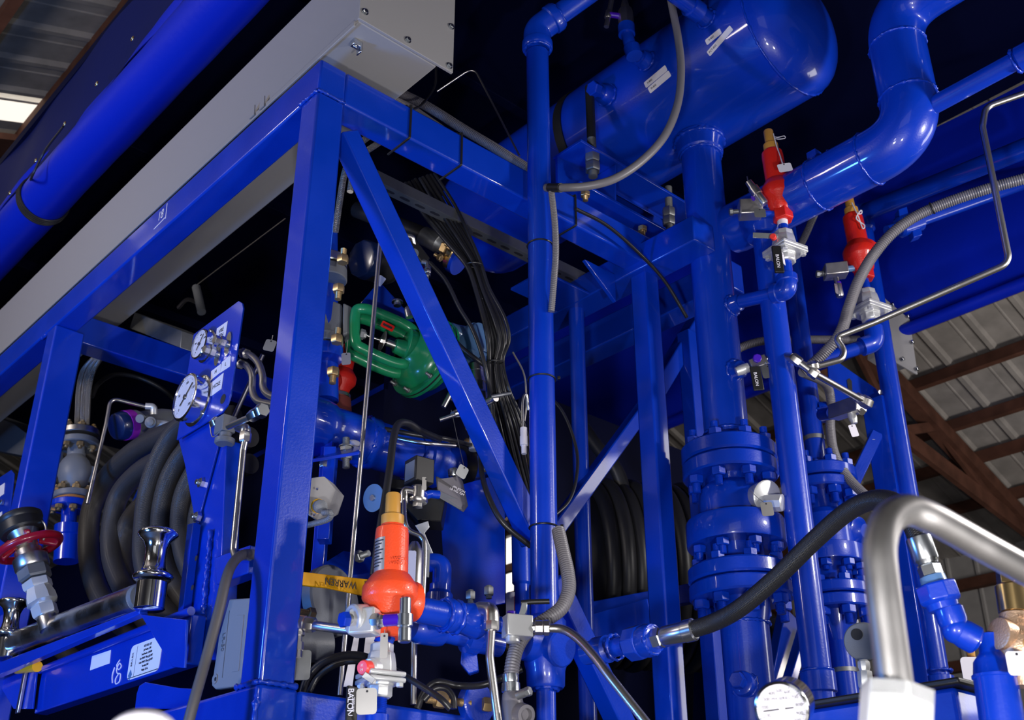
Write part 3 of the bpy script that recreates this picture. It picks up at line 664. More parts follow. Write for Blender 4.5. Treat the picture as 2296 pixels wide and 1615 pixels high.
# ---- PSV branch from pipe D
p0 = FD(703)-U*.1; p1 = S(1768, 652, sD); p1.z = p0.z+.0; p1b = F(st(p1)[0], st(p1)[1], p1.z)
yP = p1b.y
BR = thing('relief_branch', 'slim blue branch pipe and elbow feeding the upper red valve', 'pipe', p1b)
e0 = D(1766, 640, yP)
e0 = Vector((e0.x, e0.y, D(1766, 652, yP).z)); top1 = D(1762, 588, yP); top1 = Vector((e0.x, e0.y, top1.z))
link('pipe', MB().tube([FD(703)-U*.13, e0, top1], .027, 22, path='bend', bend=.05), BLUE, BR)
b = MB().tube([e0+(FD(703)-U*.13-e0).normalized()*.06, e0, e0+Z*.06], .036, 26, path='bend', bend=.045); link('elbow', b, BLUE, BR)
link('collar', MB().lathe(e0+Z*.035, Z, [(0, .038), (.004, .041), (.028, .041), (.032, .036)], 26), BLUE, BR); q = (FD(703)-U*.13-e0).normalized(); link('collar', MB().lathe(e0+q*.035, q, [(0, .038), (.004, .041), (.028, .041), (.032, .036)], 26), BLUE, BR)
t, c, k = ball_valve('white cast ball valve with red stem cap below the upper red valve', (1762, 590), (1757, 520), yP, 1.0)
b = MB().lathe(c+Vector((-.045, -.03, .045)), Vector((-.4, -.9, -.1)), [(0, .012), (.018, .012), (.02, .010)], 20); link('stem_cap', b, PINK, t)
b = MB(); b.bar(c+Vector((-.03, -.035, .05)), c+Vector((-.13, -.05, .045)), .003, .022, TOCAM); link('stop_lever', b, ZINC, t, .001)
hd = link('handle', MB().bar(D(1740, 553, yP-.07), D(1748, 612, yP-.07), .012, .036, TOCAM), BLACK, t, .003)
text('lettering', 'BALON', D(1743, 583, yP-.079), D(1748, 612, yP-.07)-D(1740, 553, yP-.07), -XR, .022, WHITE, hd) if False else text('lettering', 'BALON', D(1744, 585, yP-.0775), D(1748, 612, yP-.07)-D(1740, 553, yP-.07), XR, .018, WHITE, hd)
hanging_tag('valve_tag', 'small white tag folded beside the black ball valve handle', D(1752, 560, yP-.06), D(1756, 580, yP-.05), Vector((.3, .5, .1)), Z, .03, .05, WHITE)
link('nipple', MB().cyl(D(1757, 522, yP), D(1754, 486, yP), .019, 22), BLUE, t)
link('label', MB().lathe(D(1755, 506, yP), D(1754, 488, yP)-D(1755, 506, yP), [(0, .0205), (.035, .0205)], 26), WHITE, t)
thin0 = D(1795, 398, yP); 
psv('upper red relief valve with a white paper tag', (1722, 294), (1757, 496), yP, RED, thin0)
# bleed block left of it
BB1 = thing('bleed_valve', 'steel bleed block with tee stem left of the upper red valve', 'valve', D(1680, 470, yP))
b = MB(); b.box(D(1682, 470, yP-.01), (.045, .03, .034), (Vector((1, 0, .06)).normalized(), Vector((0, 1, 0)), Z)); link('block', b, BRUSH, BB1, .004)
b = MB(); a1, a2 = D(1655, 474, yP-.01), D(1643, 475, yP-.01); b.cyl(a1, a2, .010, 16); b.hexn(a2, a2-a1, .014, .014); link('plug', b, GALV, BB1)
link('sleeve', MB().cyl(D(1689, 455, yP-.03), D(1688, 440, yP-.04), .009, 16), PURPLE, BB1)
b = MB(); plathe(b, (1715, 458), (1676, 405), yP-.05, [(0, 8), (4, 10), (26, 10), (27, 12), (45, 12), (46, 9), (62, 8)], 20); b.cyl(D(1677, 408, yP-.05), D(1675, 396, yP-.05), .0025, 8); link('tee_stem', b, STEEL, BB1)
b = MB(); b.cyl(D(1700, 478, yP-.01), D(1735, 480, yP), .014, 16); link('nipple', b, BLUE, BB1)
hanging_tag('valve_tag', 'dark square tag hanging on the bleed block by the upper red valve', D(1705, 456, yP-.05), D(1704, 478, yP-.065), XR, Z, .045, .04, GALV)
PT1 = hanging_tag('paper_tag', 'crumpled white paper tag tied to the upper red valve cap', D(1738, 312, yP-.03), D(1760, 376, yP-.10), XR+Z*.2, Z-XR*.2, .056, .038, WHITE)
link('string', MB().tube(pts([(1734, 300, yP-.03), (1742, 330, yP-.05), (1748, 346, yP-.07), (1754, 366, yP-.1)]), .0022, 6), WHITE, PT1)
link('bow', MB().tube(pts([(1735, 306, yP-.03), (1744, 308, yP-.05), (1758, 305, yP-.05), (1760, 310, yP-.05), (1746, 312, yP-.05), (1736, 310, yP-.03)]), .0018, 6), WHITE, PT1)
# ---- discharge pipe rising to the right
DP = thing('discharge_pipe', 'long blue pipe rising right from the upper red valve outlet', 'pipe', thin0)
sd = st(thin0)[0]; thin1 = S(2330, 108, sd); dd = (thin1-thin0).normalized()
link('pipe', MB().cyl(thin0, thin1, .034, 30), BLUE, DP)
u0 = S(1845, 372, sd)
link('hex_union', MB().lathe(u0-dd*.07, dd, [(0, .044), (.05, .044), (.052, .038)], 6), BLUE, DP, .003)
link('collar', MB().lathe(u0-dd*.02, dd, [(0, .05), (.02, .054), (.026, .044), (.06, .043), (.064, .036)], 30), BLUE, DP)
for sg, dl in ((1, -.03), (-1, .01)): link('union_lug', MB().box(u0+dd*dl+(Z-dd*Z.dot(dd)).normalized()*.062*sg, (.022, .022, .020), (dd, dd.cross(Z).normalized(), dd.cross(dd.cross(Z)).normalized())), BLUE, DP, .003)
weld(DP, u0+dd*.045, dd, .042, .006)
link('end_coupling', MB().lathe(S(2280, 136, sd), dd, [(0, .036), (.01, .046), (.2, .046)], 30), BLUE, DP); weld(DP, S(2278, 137, sd), dd, .042, .006)
# ---- big return pipe with two elbows
sG = 1.80; g0 = S(1652, 514, sG); g1 = S(2052, 300, sG); zG = (g0.z+g1.z)/2; tg0, tg1 = st(g0)[1], st(g1)[1]
g0 = F(sG, tg0, zG); g1 = F(sG, tg1, zG)
ztop = S(1990, 35, sG).z; g2 = F(sG, tg1, ztop); g3 = F(sG, tg1-.9, ztop+.02)
GP = thing('return_header', 'fat blue header pipe with two long elbows behind the discharge pipe', 'pipe', g0)
link('pipe', MB().tube([g0, g1, g2, g3], .105, 44, 14, path='bend', bend=.17), BLUE, GP)
link('end_cap', MB().lathe(g0, U, [(0, .105), (.03, .10), (.05, .08), (.062, .045), (.066, 0)], 44), BLUE, GP)
for p, d in ((F(sG, tg1+.19, zG), U), (F(sG, tg1+.42, zG), U), (g1+Z*.17, Z), (g2-Z*.17, Z)): weld(GP, p, d, .105, .005, seg=90)
flange(GP, g3+U*.50, -U, .15, .04, 8, .022, .82, up=False, down=True)
# ---- pipe E (two verticals side by side)
sE, tE = 1.765, -.5; zE = lambda y: zrow(sE, tE, y)
PE = thing('vertical_pipe', 'tall blue vertical pipe right of the flanged valve with bottom coupling', 'pipe', F(sE, tE, zE(1600)))
link('pipe', MB().cyl(F(sE, tE, .7), F(sE, tE, zG), .049, 40), BLUE, PE)
link('saddle', MB().lathe(F(sE, tE, zG-.15), Z, [(0, .051), (.01, .07), (.05, .085), (.09, .095)], 40), BLUE, PE)
b = MB().lathe(F(sE, tE, zE(1555)), Z, [(0, .052), (.004, .058), (zE(1510)-zE(1555), .058), (zE(1506)-zE(1555), .052)], 36); link('coupling', b, BLUE, PE); weld(PE, F(sE, tE, zE(1505)), Z, .052, .004)
b = MB().lathe(F(sE, tE, zE(1640)), Z, [(0, .058), (zE(1600)-zE(1640), .058)], 36); link('coupling', b, BLUE, PE)
# ---- second train behind
q = D(1827, 1000, 4.75); s2, t2 = st(q)[:2]; z2 = lambda y: zrow(s2, t2, y); F2 = lambda y: F(s2, t2, z2(y))
P2 = thing('rear_pipe', 'slim blue vertical pipe half hidden behind the tall pipe', 'pipe', F2(1030))
link('pipe', MB().cyl(F2(1045), F2(480), .046, 32), BLUE, P2)
link('clamp', MB().lathe(F2(990), Z, [(0, .05), (.02, .05)], 32), GALV, P2)
link('neck', MB().lathe(F2(1062), Z, [(0, .085), (z2(1040)-z2(1062), .052)], 32), BLUE, P2)
flange(P2, F2(1086), Z, .165, z2(1060)-z2(1086), 8, .028, .80, ph=.2, down=False); weld(P2, F2(1040), Z, .05, .005)
p = F2(925); link('branch_boss', MB().lathe(p+XR*.03, XR, [(0, .05), (.04, .05), (.045, .03), (.10, .03)], 24), BLUE, P2); weld(P2, p+XR*.05, Z, .05, .006)
C2 = thing('check_valve', 'smaller looking blue flanged check valve behind the tall pipe', 'valve', F2(1250))
flange(C2, F2(1112), Z, .165, z2(1090)-z2(1112), 8, .032, .80, ph=.2, up=False)
dz = lambda y: z2(y)-z2(1270)
link('body', MB().lathe(F2(1270), Z, [(0, .15), (dz(1266), .153), (dz(1235), .153), (dz(1228), .118), (dz(1165), .118), (dz(1150), .09), (dz(1110), .088)], 48), BLUE, C2)
for i in range(8):
    a = 2*math.pi*(i+.45)/8; bolt(C2, F2(1271)+(x*math.cos(a)+y*math.sin(a))*.125, -Z, .026, True, BLUE, .02)
pc = F2(1190)+XR*.12+TOCAM*.03
link('bonnet_disc', MB().lathe(pc, Vector((.6, -.75, -.25)), [(0, .06), (.02, .06), (.024, .05), (.05, .03)], 32), BLUE, C2)
P3 = thing('rear_lower_pipe', 'pale lit blue pipe under the rear check valve', 'pipe', F2(1400))
flange(P3, F2(1345), Z, .165, z2(1320)-z2(1345), 8, .026, .80, ph=.1, down=False)
flange(P3, F2(1375), Z, .165, z2(1349)-z2(1375), 8, .032, .80, ph=.1, up=False)
link('neck', MB().lathe(F2(1440), Z, [(0, .05), (z2(1400)-z2(1440), .075), (z2(1370)-z2(1440), .09)], 36), BLUE, P3)
link('pipe', MB().cyl(F(s2, t2, .6), F2(1435), .05, 32), BLUE, P3)
link('clamp', MB().lathe(F2(1510), Z, [(0, .053), (.018, .053)], 32), GALV, P3)
link('upper_neck', MB().cyl(F2(1325), F2(1268), .085, 32), BLUE, P3)
# second relief valve
yQ = 4.40
BR2 = thing('relief_branch', 'slim blue branch pipe and elbow below the lower red valve', 'pipe', D(1960, 770, yQ))
e0 = D(1962, 768, yQ); link('pipe', MB().tube([D(1828, 812, yQ+.05), e0, D(1955, 720, yQ)], .030, 20, path='bend', bend=.05), BLUE, BR2)
b = MB().tube([D(1932, 778, yQ), e0, D(1958, 735, yQ)], .042, 24, path='bend', bend=.05); link('elbow', b, BLUE, BR2)
t, c, k = ball_valve('white cast ball valve below the lower red valve on the right', (1954, 722), (1942, 652), yQ, .95)
link('nipple', MB().cyl(D(1943, 655, yQ), D(1936, 625, yQ), .022, 20), BLUE, t)
pl2 = D(1990, 520, yQ)
psv('lower red relief valve with dark cap behind the grey conduit', (1902, 440), (1940, 628), yQ, RED, pl2)
BB2 = thing('bleed_valve', 'engraved steel bleed block left of the lower red valve', 'valve', D(1872, 607, yQ))
ax2 = (Vector((1, 0, .12)).normalized(), Vector((0, 1, 0)), Z)
link('block', MB().box(D(1873, 608, yQ-.02), (.052, .032, .030), ax2), BRUSH, BB2, .004)
b = MB(); b.cyl(D(1846, 613, yQ-.02), D(1836, 615, yQ-.02), .013, 14); b.hexn(D(1838, 615, yQ-.02), -XR, .016, .016); link('plug', b, GALV, BB2)
b = MB(); plathe(b, (1884, 666), (1874, 622), yQ-.03, [(0, 7), (3, 9), (28, 9), (30, 6), (44, 6)], 18); link('stem', b, STEEL, BB2); link('sleeve', MB().cyl(D(1880, 642, yQ-.03), D(1879, 634, yQ-.03), .014, 16), PURPLE, BB2)
link('nipple', MB().cyl(D(1897, 604, yQ-.01), D(1925, 600, yQ), .015, 14), SLATE, BB2)
hanging_tag('valve_tag', 'narrow metal tag hanging under the engraved bleed block', D(1875, 630, yQ-.05), D(1875, 648, yQ-.06), Vector((.6, .5, 0)), Z, .022, .05)
PT2 = thing('string_tie', 'white string bow tied to the lower red valve cap', 'string', D(1915, 480, yQ-.04))
link('bow', MB().tube(pts([(1910, 455, yQ-.03), (1922, 478, yQ-.06), (1932, 478, yQ-.06), (1930, 472, yQ-.06), (1920, 490, yQ-.06), (1938, 505, yQ-.06), (1934, 512, yQ-.06), (1924, 484, yQ-.06)]), .003, 6), WHITE, PT2)
DP2 = thing('discharge_pipe', 'shadowed blue discharge pipe behind the grey flexible conduit', 'pipe', pl2)
dd2 = (D(2330, 400, yQ+.1)-pl2).normalized(); pj = pl2+dd2*.05
link('pipe', MB().cyl(pl2, pl2+dd2*1.3, .03, 26), BLUE, DP2)
for sg in (1, -1): link('union_lug', MB().box(pl2+dd2*.12+(Z-dd2*Z.dot(dd2)).normalized()*.06*sg, (.025, .022, .022), (dd2, dd2.cross(Z).normalized(), Z)), BLUE, DP2, .003)
link('collar', MB().lathe(pl2+dd2*.06, dd2, [(0, .04), (.01, .05), (.12, .05), (.13, .035)], 28), BLUE, DP2)
# drop pipe F with its upper tee
sF_, tF_ = st(D(2032, 1085, 4.85))[:2]; zF = lambda y: zrow(sF_, tF_, y); FF = lambda y: F(sF_, tF_, zF(y))
PF = thing('vertical_pipe', 'blue vertical pipe at right with long bright highlight and collar foot', 'pipe', FF(1510))
link('pipe', MB().cyl(F(sF_, tF_, zF(1545)), FF(495), .046, 36), BLUE, PF)
link('top_tee', MB().lathe(FF(520), Z, [(0, .048), (.01, .058), (zF(470)-zF(520), .058), (zF(466)-zF(520), .04)], 32), BLUE, PF)
q0 = FF(480); q1 = D(2330, 320, q0.y-.9)
link('cross_pipe', MB().cyl(q0, q1, .046, 32), BLUE, PF)
link('foot', MB().lathe(FF(1535), Z, [(0, .062), (.03, .062), (.035, .052)], 32), BLUE, PF)
weld(PF, FF(1506), Z, .056, .006)
# rack behind: post, brace and slotted plate
RK = thing('pipe_rack', 'blue rack post with slotted gusset plate and brace at the right', 'rack', D(1985, 1400, 4.9))
pa = D(1968, 900, 4.9); pb_ = Vector((pa.x+.0, pa.y, D(1968, 1620, 4.9).z))
link('post', MB().box((pa+Vector((pa.x, pa.y, .8)))/2, (.055, .055, (pa.z-.8)/2), (V, U, Z)), BLUE, RK, .004)
link('plate', MB().prism(pts([(1855, 812, 4.95), (1862, 800, 4.95), (1965, 872, 4.95), (1985, 905, 4.95), (1968, 935, 4.95), (1862, 905, 4.95)]), Vector((0, .012, 0))), BLUE, RK, .002)
link('slot', MB().prism(pts([(1899, 852, 4.945), (1905, 848, 4.945), (1910, 855, 4.945), (1912, 890, 4.945), (1904, 886, 4.945)]), Vector((0, .003, 0))), INK, RK)
link('brace', MB().bar(D(1965, 975, 4.88), D(1912, 1085, 4.88), .055, .07, XR), BLUE, RK, .004)
for x_, y_ in ((1950, 908), (1957, 990), (1972, 880), (1972, 925)): bolt(RK, D(x_, y_, 4.86), TOCAM, .012, True, ZINC, 0)
# far wireway end
WB = thing('wireway_box', 'grey wireway end plate with corner bolts behind the right pipes', 'enclosure', D(2020, 760, 5.3))
pl_ = pts([(1984, 668, 5.3), (1990, 674, 5.3), (2040, 716, 5.3), (2058, 840, 5.3), (2008, 812, 5.3), (1984, 798, 5.3)])
link('end_plate', MB().prism(pl_, U*.01), GREYB, WB, .002)
link('trough', MB().prism([q+U*.011 for q in pts([(1986, 676, 5.3), (1990, 680, 5.3), (2032, 716, 5.3), (2048, 820, 5.3), (2008, 806, 5.3), (1986, 792, 5.3)])], U*.10), GREYB, WB, .002)
for x_, y_ in ((2034, 710), (2044, 768), (2054, 828), (2022, 806), (2000, 684)): bolt(WB, D(x_, y_, 5.295), -U, .012, True, ZINC, 0)
# ================================================================ foreground right: handle, dial, bronze valve, tubes, conduit
yh = 1.22
HB = thing('handle_tube', 'large polished stainless tube handle bent at the lower right front', 'handle', D(2012, 1580, yh))
hp = [(2020, 1640, yh), (2010, 1560, yh), (1992, 1420, yh), (1977, 1300, yh), (1973, 1225, yh+.005), (1990, 1168, yh+.02), (2030, 1144, yh+.04), (2080, 1158, yh+.06), (2140, 1190, yh+.09), (2200, 1224, yh+.12), (2320, 1290, yh+.18)]
link('tube', MB().tube(pts(hp), mm(D(1990, 1400, yh), 39), 40, 12), BRUSH, HB, smooth=80)
b = MB(); a = D(2004, 1690, yh); b.lathe(a, D(2010, 1572, yh)-a, [(0, mm(a, 84)), (.07, mm(a, 84)), ((D(2010, 1572, yh)-a).length-.004, mm(a, 84)), ((D(2010, 1572, yh)-a).length, mm(a, 75))], 6); link('nut', b, PLATED, HB, .003)
link('stand', MB().cyl((a.x, a.y, 0), a+Z*.02, .032, 24), BRUSH, HB)
# pressure dial
GG = thing('pressure_gauge', 'round white dial gauge in polished case at the bottom edge', 'gauge', D(1755, 1588, 2.05))
c = D(1755, 1588, 2.05); n = Vector((-.42, -.85, -.32)).normalized(); R = mm(c, 62); gx = n.cross(Z).normalized()*-1; gx = Z.cross(n).normalized(); gy = n.cross(gx)
link('case', MB().lathe(c-n*.062, n, [(0, R*.8), (.004, R*.93), (.058, R*.93), (.06, R*.98), (.070, R), (.074, R*.97), (.076, R*.88), (.068, R*.86)], 48, cap=False), CHROME, GG)
link('case_back', MB().lathe(c-n*.064, n, [(0, R*.8), (.002, R*.8)], 40), STEEL, GG)
dl = link('dial', MB().lathe(c+n*.002, n, [(0, R*.88), (.001, R*.88)], 48), WHITE, GG)
link('crystal', MB().lathe(c+n*.012, n, [(0, R*.86), (.001, R*.86)], 40), GLASS, GG)
def dialmarks(dl, c, n, gx, gy, R, labels, a0, a1, nt, ts, lr=.62):
    b = MB()
    for i in range(nt+1):
        a = math.radians(a0+(a1-a0)*i/nt); d = gx*math.cos(a)+gy*math.sin(a); l = .10 if i % 5 == 0 else .05
        b.bar(c+d*R*.82+n*.0033, c+d*R*(.82-l)+n*.0033, .0006 if i % 5 else .0012, .0003, n.cross(d))
    link('scale_ticks', b, INK, dl)
    for i, s_ in enumerate(labels):
        a = math.radians(a0+(a1-a0)*i/(len(labels)-1)); text('numeral', s_, c+(gx*math.cos(a)+gy*math.sin(a))*R*lr+n*.0033, gx, gy, ts, INK, dl)
dialmarks(dl, c, n, gx, gy, R, ['0', '100', '200', '300', '400', '500', '600', '700', '800', '900', '1000'], 228, -48, 50, .0085)
text('lettering', 'PFP SERIES', c+gy*R*.34+n*.0033, gx, gy, .0072, INK, dl)
b = MB().bar(c-gx*R*.70-gy*R*.05+n*.005, c+gx*R*.42+n*.005, .0025, .0012, gy); link('pointer', b, INK, GG)
link('pointer_hub', MB().lathe(c+n*.004, n, [(0, .0055), (.003, .005)], 20), STEEL, GG)
link('standpipe', MB().tube([c-n*.03, c-n*.03-Z*.09, Vector((c.x+.014, c.y+.03, 0))], .013, 16, path='line'), BLUE, GG)
# small gauge seen from behind
SG = thing('pressure_gauge', 'grey back of a small gauge behind the stainless handle', 'gauge', D(1935, 1440, 3.1))
c = D(1935, 1440, 3.1); R = mm(c, 43); n = Vector((-.5, -.8, -.3)).normalized()
link('case', MB().lathe(c-n*.03, n, [(0, R*.95), (.03, R), (.034, R*.95), (.036, R*.82)], 40), GREYC, SG)
b = MB().lathe(c+n*.007-gx*.0+Vector((-.012, 0, .022)), n, [(0, R*.30), (.002, R*.30)], 24); link('blowout_disc', b, BLACK, SG)
b = MB(); plathe(b, (1942, 1545), (1936, 1480), 3.1, [(0, 14), (5, 17), (38, 17), (40, 11), (48, 14), (60, 14), (65, 9)], 8); link('stem_fitting', b, PLATED, SG)
b = MB(); plathe(b, (1948, 1650), (1942, 1545), 3.1, [(0, 15), (40, 15), (41, 19), (70, 19), (80, 12), (105, 12)], 20); link('nipple', b, BLUE, SG)
# bronze relief valve at the right edge
yz = 2.45
RZ2 = thing('relief_valve', 'bronze bodied relief valve cut by the right edge of the frame', 'valve', D(2290, 1450, yz))
b = MB(); plathe(b, (2300, 1540), (2274, 1375), yz, [(0, 26), (30, 30), (60, 44), (85, 48), (110, 46), (130, 34), (165, 33)], 36); link('body', b, BRONZE, RZ2)
b = MB(); plathe(b, (2274, 1375), (2264, 1312), yz, [(0, 31), (2, 33), (60, 33), (63, 30)], 36); link('bonnet', b, BRASS, RZ2)
b = MB(); plathe(b, (2264, 1312), (2259, 1270), yz, [(0, 27), (40, 27), (42, 24)], 6); link('cap', b, BRASS, RZ2, .001)
p = D(2285, 1438, yz)+TOCAM*mm(D(2285, 1438, yz), 46); b = MB().lathe(p, TOCAM, [(0, .013), (.004, .013)], 24); b.hexn(p+TOCAM*.004, TOCAM, .006, .007); link('plug', b, BRASS, RZ2)
b = MB(); q = D(2280, 1432, yz); b.lathe(q, D(2236, 1420, yz-.02)-q, [(.0, .03), (.03, .034), (.05, .034), (.052, .028)], 28); link('outlet', b, BRONZE, RZ2)
text('lettering', 'HG\nS1000', D(2277, 1385, yz)+TOCAM*.036, XR, Z, .012, BRONZE, RZ2, .001); text('lettering', 'ERAA', D(2282, 1412, yz)+TOCAM*.047, XR, Z, .012, BRONZE, RZ2, .001)
hanging_tag('paper_tag', 'white card tag hanging below the bronze relief valve', D(2270, 1455, yz-.05), D(2283, 1488, yz-.07), XR, Z, .048, .05, WHITE)
# blue cabinet with black lid
KB = thing('control_cabinet', 'blue cabinet top with black rubber edged lid at the bottom right', 'cabinet', D(2120, 1600, 2.85))
kz = D(2135, 1527, 2.95).z; kc = D(2135, 1545, 2.7)
def kq(x, y, z): p = H(x, y, z); return p
ka = D(2135, 1538, 2.72); kz = ka.z; la = U*.42; lb_ = V*.30
q0 = D(2134, 1539, 2.72)
link('lid', MB().box(q0+U*.21+V*.13+Z*.008, (.24, .15, .008), (U, V, Z)), BLACK, KB, .005)
link('body', MB().box(q0+U*.21+V*.13-Z*.30, (.215, .125, .30), (U, V, Z)), BLUE, KB, .012)
# distant red extinguisher with white tag
RX = thing('fire_extinguisher', 'small red cylinder with white wrap far behind the blue bottle', 'extinguisher', D(2182, 1530, 3.6))
b = MB(); plathe(b, (2196, 1640), (2178, 1470), 3.6, [(0, 22), (130, 22), (150, 16), (160, 10)], 24); link('shell', b, RED, RX)
link('wrap', plate(MB(), D(2190, 1540, 3.55), XR, Z-XR*.1, .075, .18, .002), WHITE, RX)
b = MB(); plathe(b, (2178, 1474), (2175, 1450), 3.6, [(0, 9), (22, 9), (24, 6)], 16); link('cap', b, CAPTAN, RX)
# stainless tubes
def tubething(name, label, cat, l, r, m, path='bend', bend=.05, kind=None, seg=14, n=10, group=None):
    P = l if isinstance(l[0], Vector) else pts(l, kind)
    return solo(name, MB().tube(P, r, seg, n, path, bend), m, label, cat, group, smooth=80)
T1 = thing('steel_tube', 'bent stainless tube looping from the right edge down to the tee fitting', 'tube', D(2220, 420, 3.6))
link('tube', MB().tube(pts([(2330, 198, 3.45), (2210, 240, 3.5), (2203, 285, 3.5), (2264, 590, 3.55), (2150, 640, 3.6), (1960, 723, 3.7), (1872, 757, 3.74), (1893, 785, 3.74), (1888, 806, 3.74), (1828, 822, 3.74)]), .0125, 18, 12, 'bend', .06), STEEL, T1, smooth=80)
yt = 3.74
TF = thing('tube_tee', 'bright stainless tee fitting where tubes cross before the tall pipe', 'pipe fitting', D(1812, 822, yt))
b = MB(); a, c2 = D(1775, 800, yt), D(1832, 843, yt); b.hexn(a, c2-a, (c2-a).length*.35, .020); link('left_nut', b, STEEL, TF)
b = MB(); b.cyl(a, c2, .015, 18); link('run', b, STEEL, TF)
b = MB(); b.hexn(c2-(c2-a)*.3, c2-a, (c2-a).length*.32, .020); link('right_nut', b, STEEL, TF)
b = MB(); q = D(1808, 824, yt); r_ = D(1835, 818, yt); b.cyl(q, r_, .015, 16); b.hexn(q+(r_-q)*.35, r_-q, (r_-q).length*.55, .019); link('side_nut', b, STEEL, TF)
T2 = thing('steel_tube', 'short bright stainless tube sloping down right to a steel block', 'tube', D(1880, 870, yt))
link('tube', MB().cyl(D(1826, 838, yt), D(1930, 896, 4.0), .0125, 18), STEEL, T2)
b = MB(); a = D(1924, 893, 4.0); d = D(1947, 905, 4.05)-a; b.hexn(a-d*.2, d, d.length*.6, .021); b.hexn(a+d*.35, d, d.length*.7, .026); link('nut', b, STEEL, T2)
# valve with black lever on pipe D
yv = FD(838).y-.16
NV = thing('ball_valve', 'small steel ball valve with purple stem and black lever on the thick pipe', 'valve', D(1700, 820, yv))
b = MB(); a, c2 = D(1662, 830, yv+.02), D(1735, 803, yv); b.bar(a+(c2-a)*.28, a+(c2-a)*.78, .042, .042, Z); link('body', b, BRUSH, NV, .003)
b = MB(); b.lathe(a, c2-a, [(-.02, .017), (.0, .020), (.03, .019)], 18); link('nipple', b, PLATED, NV)
b = MB(); e = a+(c2-a)*.78; b.lathe(e, c2-a, [(0, .018), (.012, .02), (.03, .02)], 8); b.tube([e+(c2-a).normalized()*.02, D(1748, 797, yv-.01), D(1778, 802, yt)], .016, 16, path='bend', bend=.02); link('end_elbow', b, STEEL, NV)
p = D(1697, 805, yv-.03); link('stem_cap', MB().lathe(p, (TOCAM+Z*.2), [(0, .017), (.010, .017), (.012, .014)], 8), PURPLE, NV)
hd = link('lever', MB().bar(D(1692, 822, yv-.045), D(1702, 876, yv-.045), .008, .040, TOCAM), BLACK, NV, .003)
text('lettering', 'BALON', D(1695.5, 850, yv-.0505), D(1702, 876, yv-.045)-D(1692, 822, yv-.045), XR, .017, WHITE, hd)
hanging_tag('valve_tag', 'square metal tag behind the black lever on the thick pipe', D(1716, 812, yv-.02), D(1722, 833, yv-.01), XR+Z*.15, Z, .05, .055, GALV)
SB = thing('bleed_valve', 'pale steel bleed block at the end of the short sloping tube', 'valve', D(1895, 918, 4.2))
b = MB(); a, c2 = D(1868, 926, 4.25), D(1932, 905, 4.1); b.bar(a, c2, .062, .055, Z); link('block', b, BRUSH, SB, .004)
b = MB(); b.cyl(D(1926, 918, 4.12), D(1934, 925, 4.1), .013, 12); link('screw', b, STEEL, SB)
link('nipple', MB().cyl(D(1845, 930, 4.4), a, .028, 20), BLUE, SB)
b = MB(); plathe(b, (1916, 950), (1908, 925), 4.15, [(0, 7), (12, 10), (25, 9)], 14); link('stem', b, PLATED, SB)
hanging_tag('valve_tag', 'white rectangular tag hanging under the pale steel bleed block', D(1913, 946, 4.14), D(1914, 966, 4.13), XR+Z*.2, Z-XR*.2, .030, .052, WHITE)
# flexible conduits
FX = thing('flexible_conduit', 'grey ribbed flexible conduit sweeping from the right edge across the lower red valve', 'conduit', D(2000, 540, 4.0))
link('conduit', ribbed(pts([(2330, 392, 3.7), (2200, 428, 3.8), (2080, 472, 3.9), (2010, 515, 3.95), (1960, 570, 4.0), (1925, 630, 4.0), (1903, 690, 4.0), (1885, 745, 4.0), (1850, 790, 4.05), (1800, 835, 4.1)]), .022, .009), PVC, FX, smooth=80)
link('tie', MB().torus(D(2090, 467, 3.89), D(2110, 458, 3.87)-D(2080, 472, 3.9), .0235, .004, 28, 8), BLACK, FX)
solo('flexible_conduit', ribbed(pts([(1800, 835, 4.3), (1850, 860, 4.6), (1863, 900, 4.7), (1862, 960, 4.7), (1872, 1020, 4.65), (1905, 1075, 4.6), (1960, 1130, 4.5)]), .020, .009), PVC, 'dark ribbed conduit curving down behind the steel bleed block', 'conduit', smooth=80)
solo('flexible_conduit', ribbed(pts([(1640, 800, 4.9), (1660, 780, 4.9), (1710, 765, 4.9), (1780, 762, 4.9), (1925, 762, 5.0)]), .020, .009), PVC, 'grey conduit looping behind pipes at the ball valve with black lever', 'conduit', smooth=80)
solo('flexible_conduit', ribbed(pts([(1831, 470, 4.6), (1800, 540, 4.6), (1770, 590, 4.6)]), .017, .009), PVC, 'short ribbed conduit slanting behind the upper white ball valve', 'conduit', smooth=80)
GC = thing('grey_conduit', 'smooth grey sealed conduit looping from the top edge to the slim pipe', 'conduit', D(1500, 280, 3.4))
gp = [(1496, -40, 3.5), (1508, 20, 3.48), (1521, 90, 3.46), (1527, 160, 3.44), (1519, 235, 3.42), (1490, 305, 3.40), (1440, 360, 3.39), (1380, 400, 3.38), (1320, 417, 3.38), (1262, 421, 3.40), (1225, 421, 3.46)]
link('conduit', MB().tube(pts(gp), .0155, 18, 12), PVC, GC, smooth=80)
link('ferrule', MB().cyl(D(1258, 421, 3.4), D(1232, 421, 3.44), .0175, 20), BLACK, GC)
solo('flexible_conduit', ribbed(pts([(1236, 428, 3.44), (1244, 500, 3.44), (1246, 570, 3.44), (1241, 640, 3.44), (1236, 700, 3.46)]), .0115, .007), PVC, 'thin ribbed conduit hugging the right side of the slim pipe', 'conduit', smooth=80)
solo('flexible_conduit', ribbed(pts([(890, 205, 3.75), (960, 240, 3.72), (1040, 290, 3.7), (1110, 332, 3.68), (1190, 382, 3.66)]), .019, .008), PVC, 'grey ribbed conduit running above the top beam to the slim pipe', 'conduit', smooth=80)
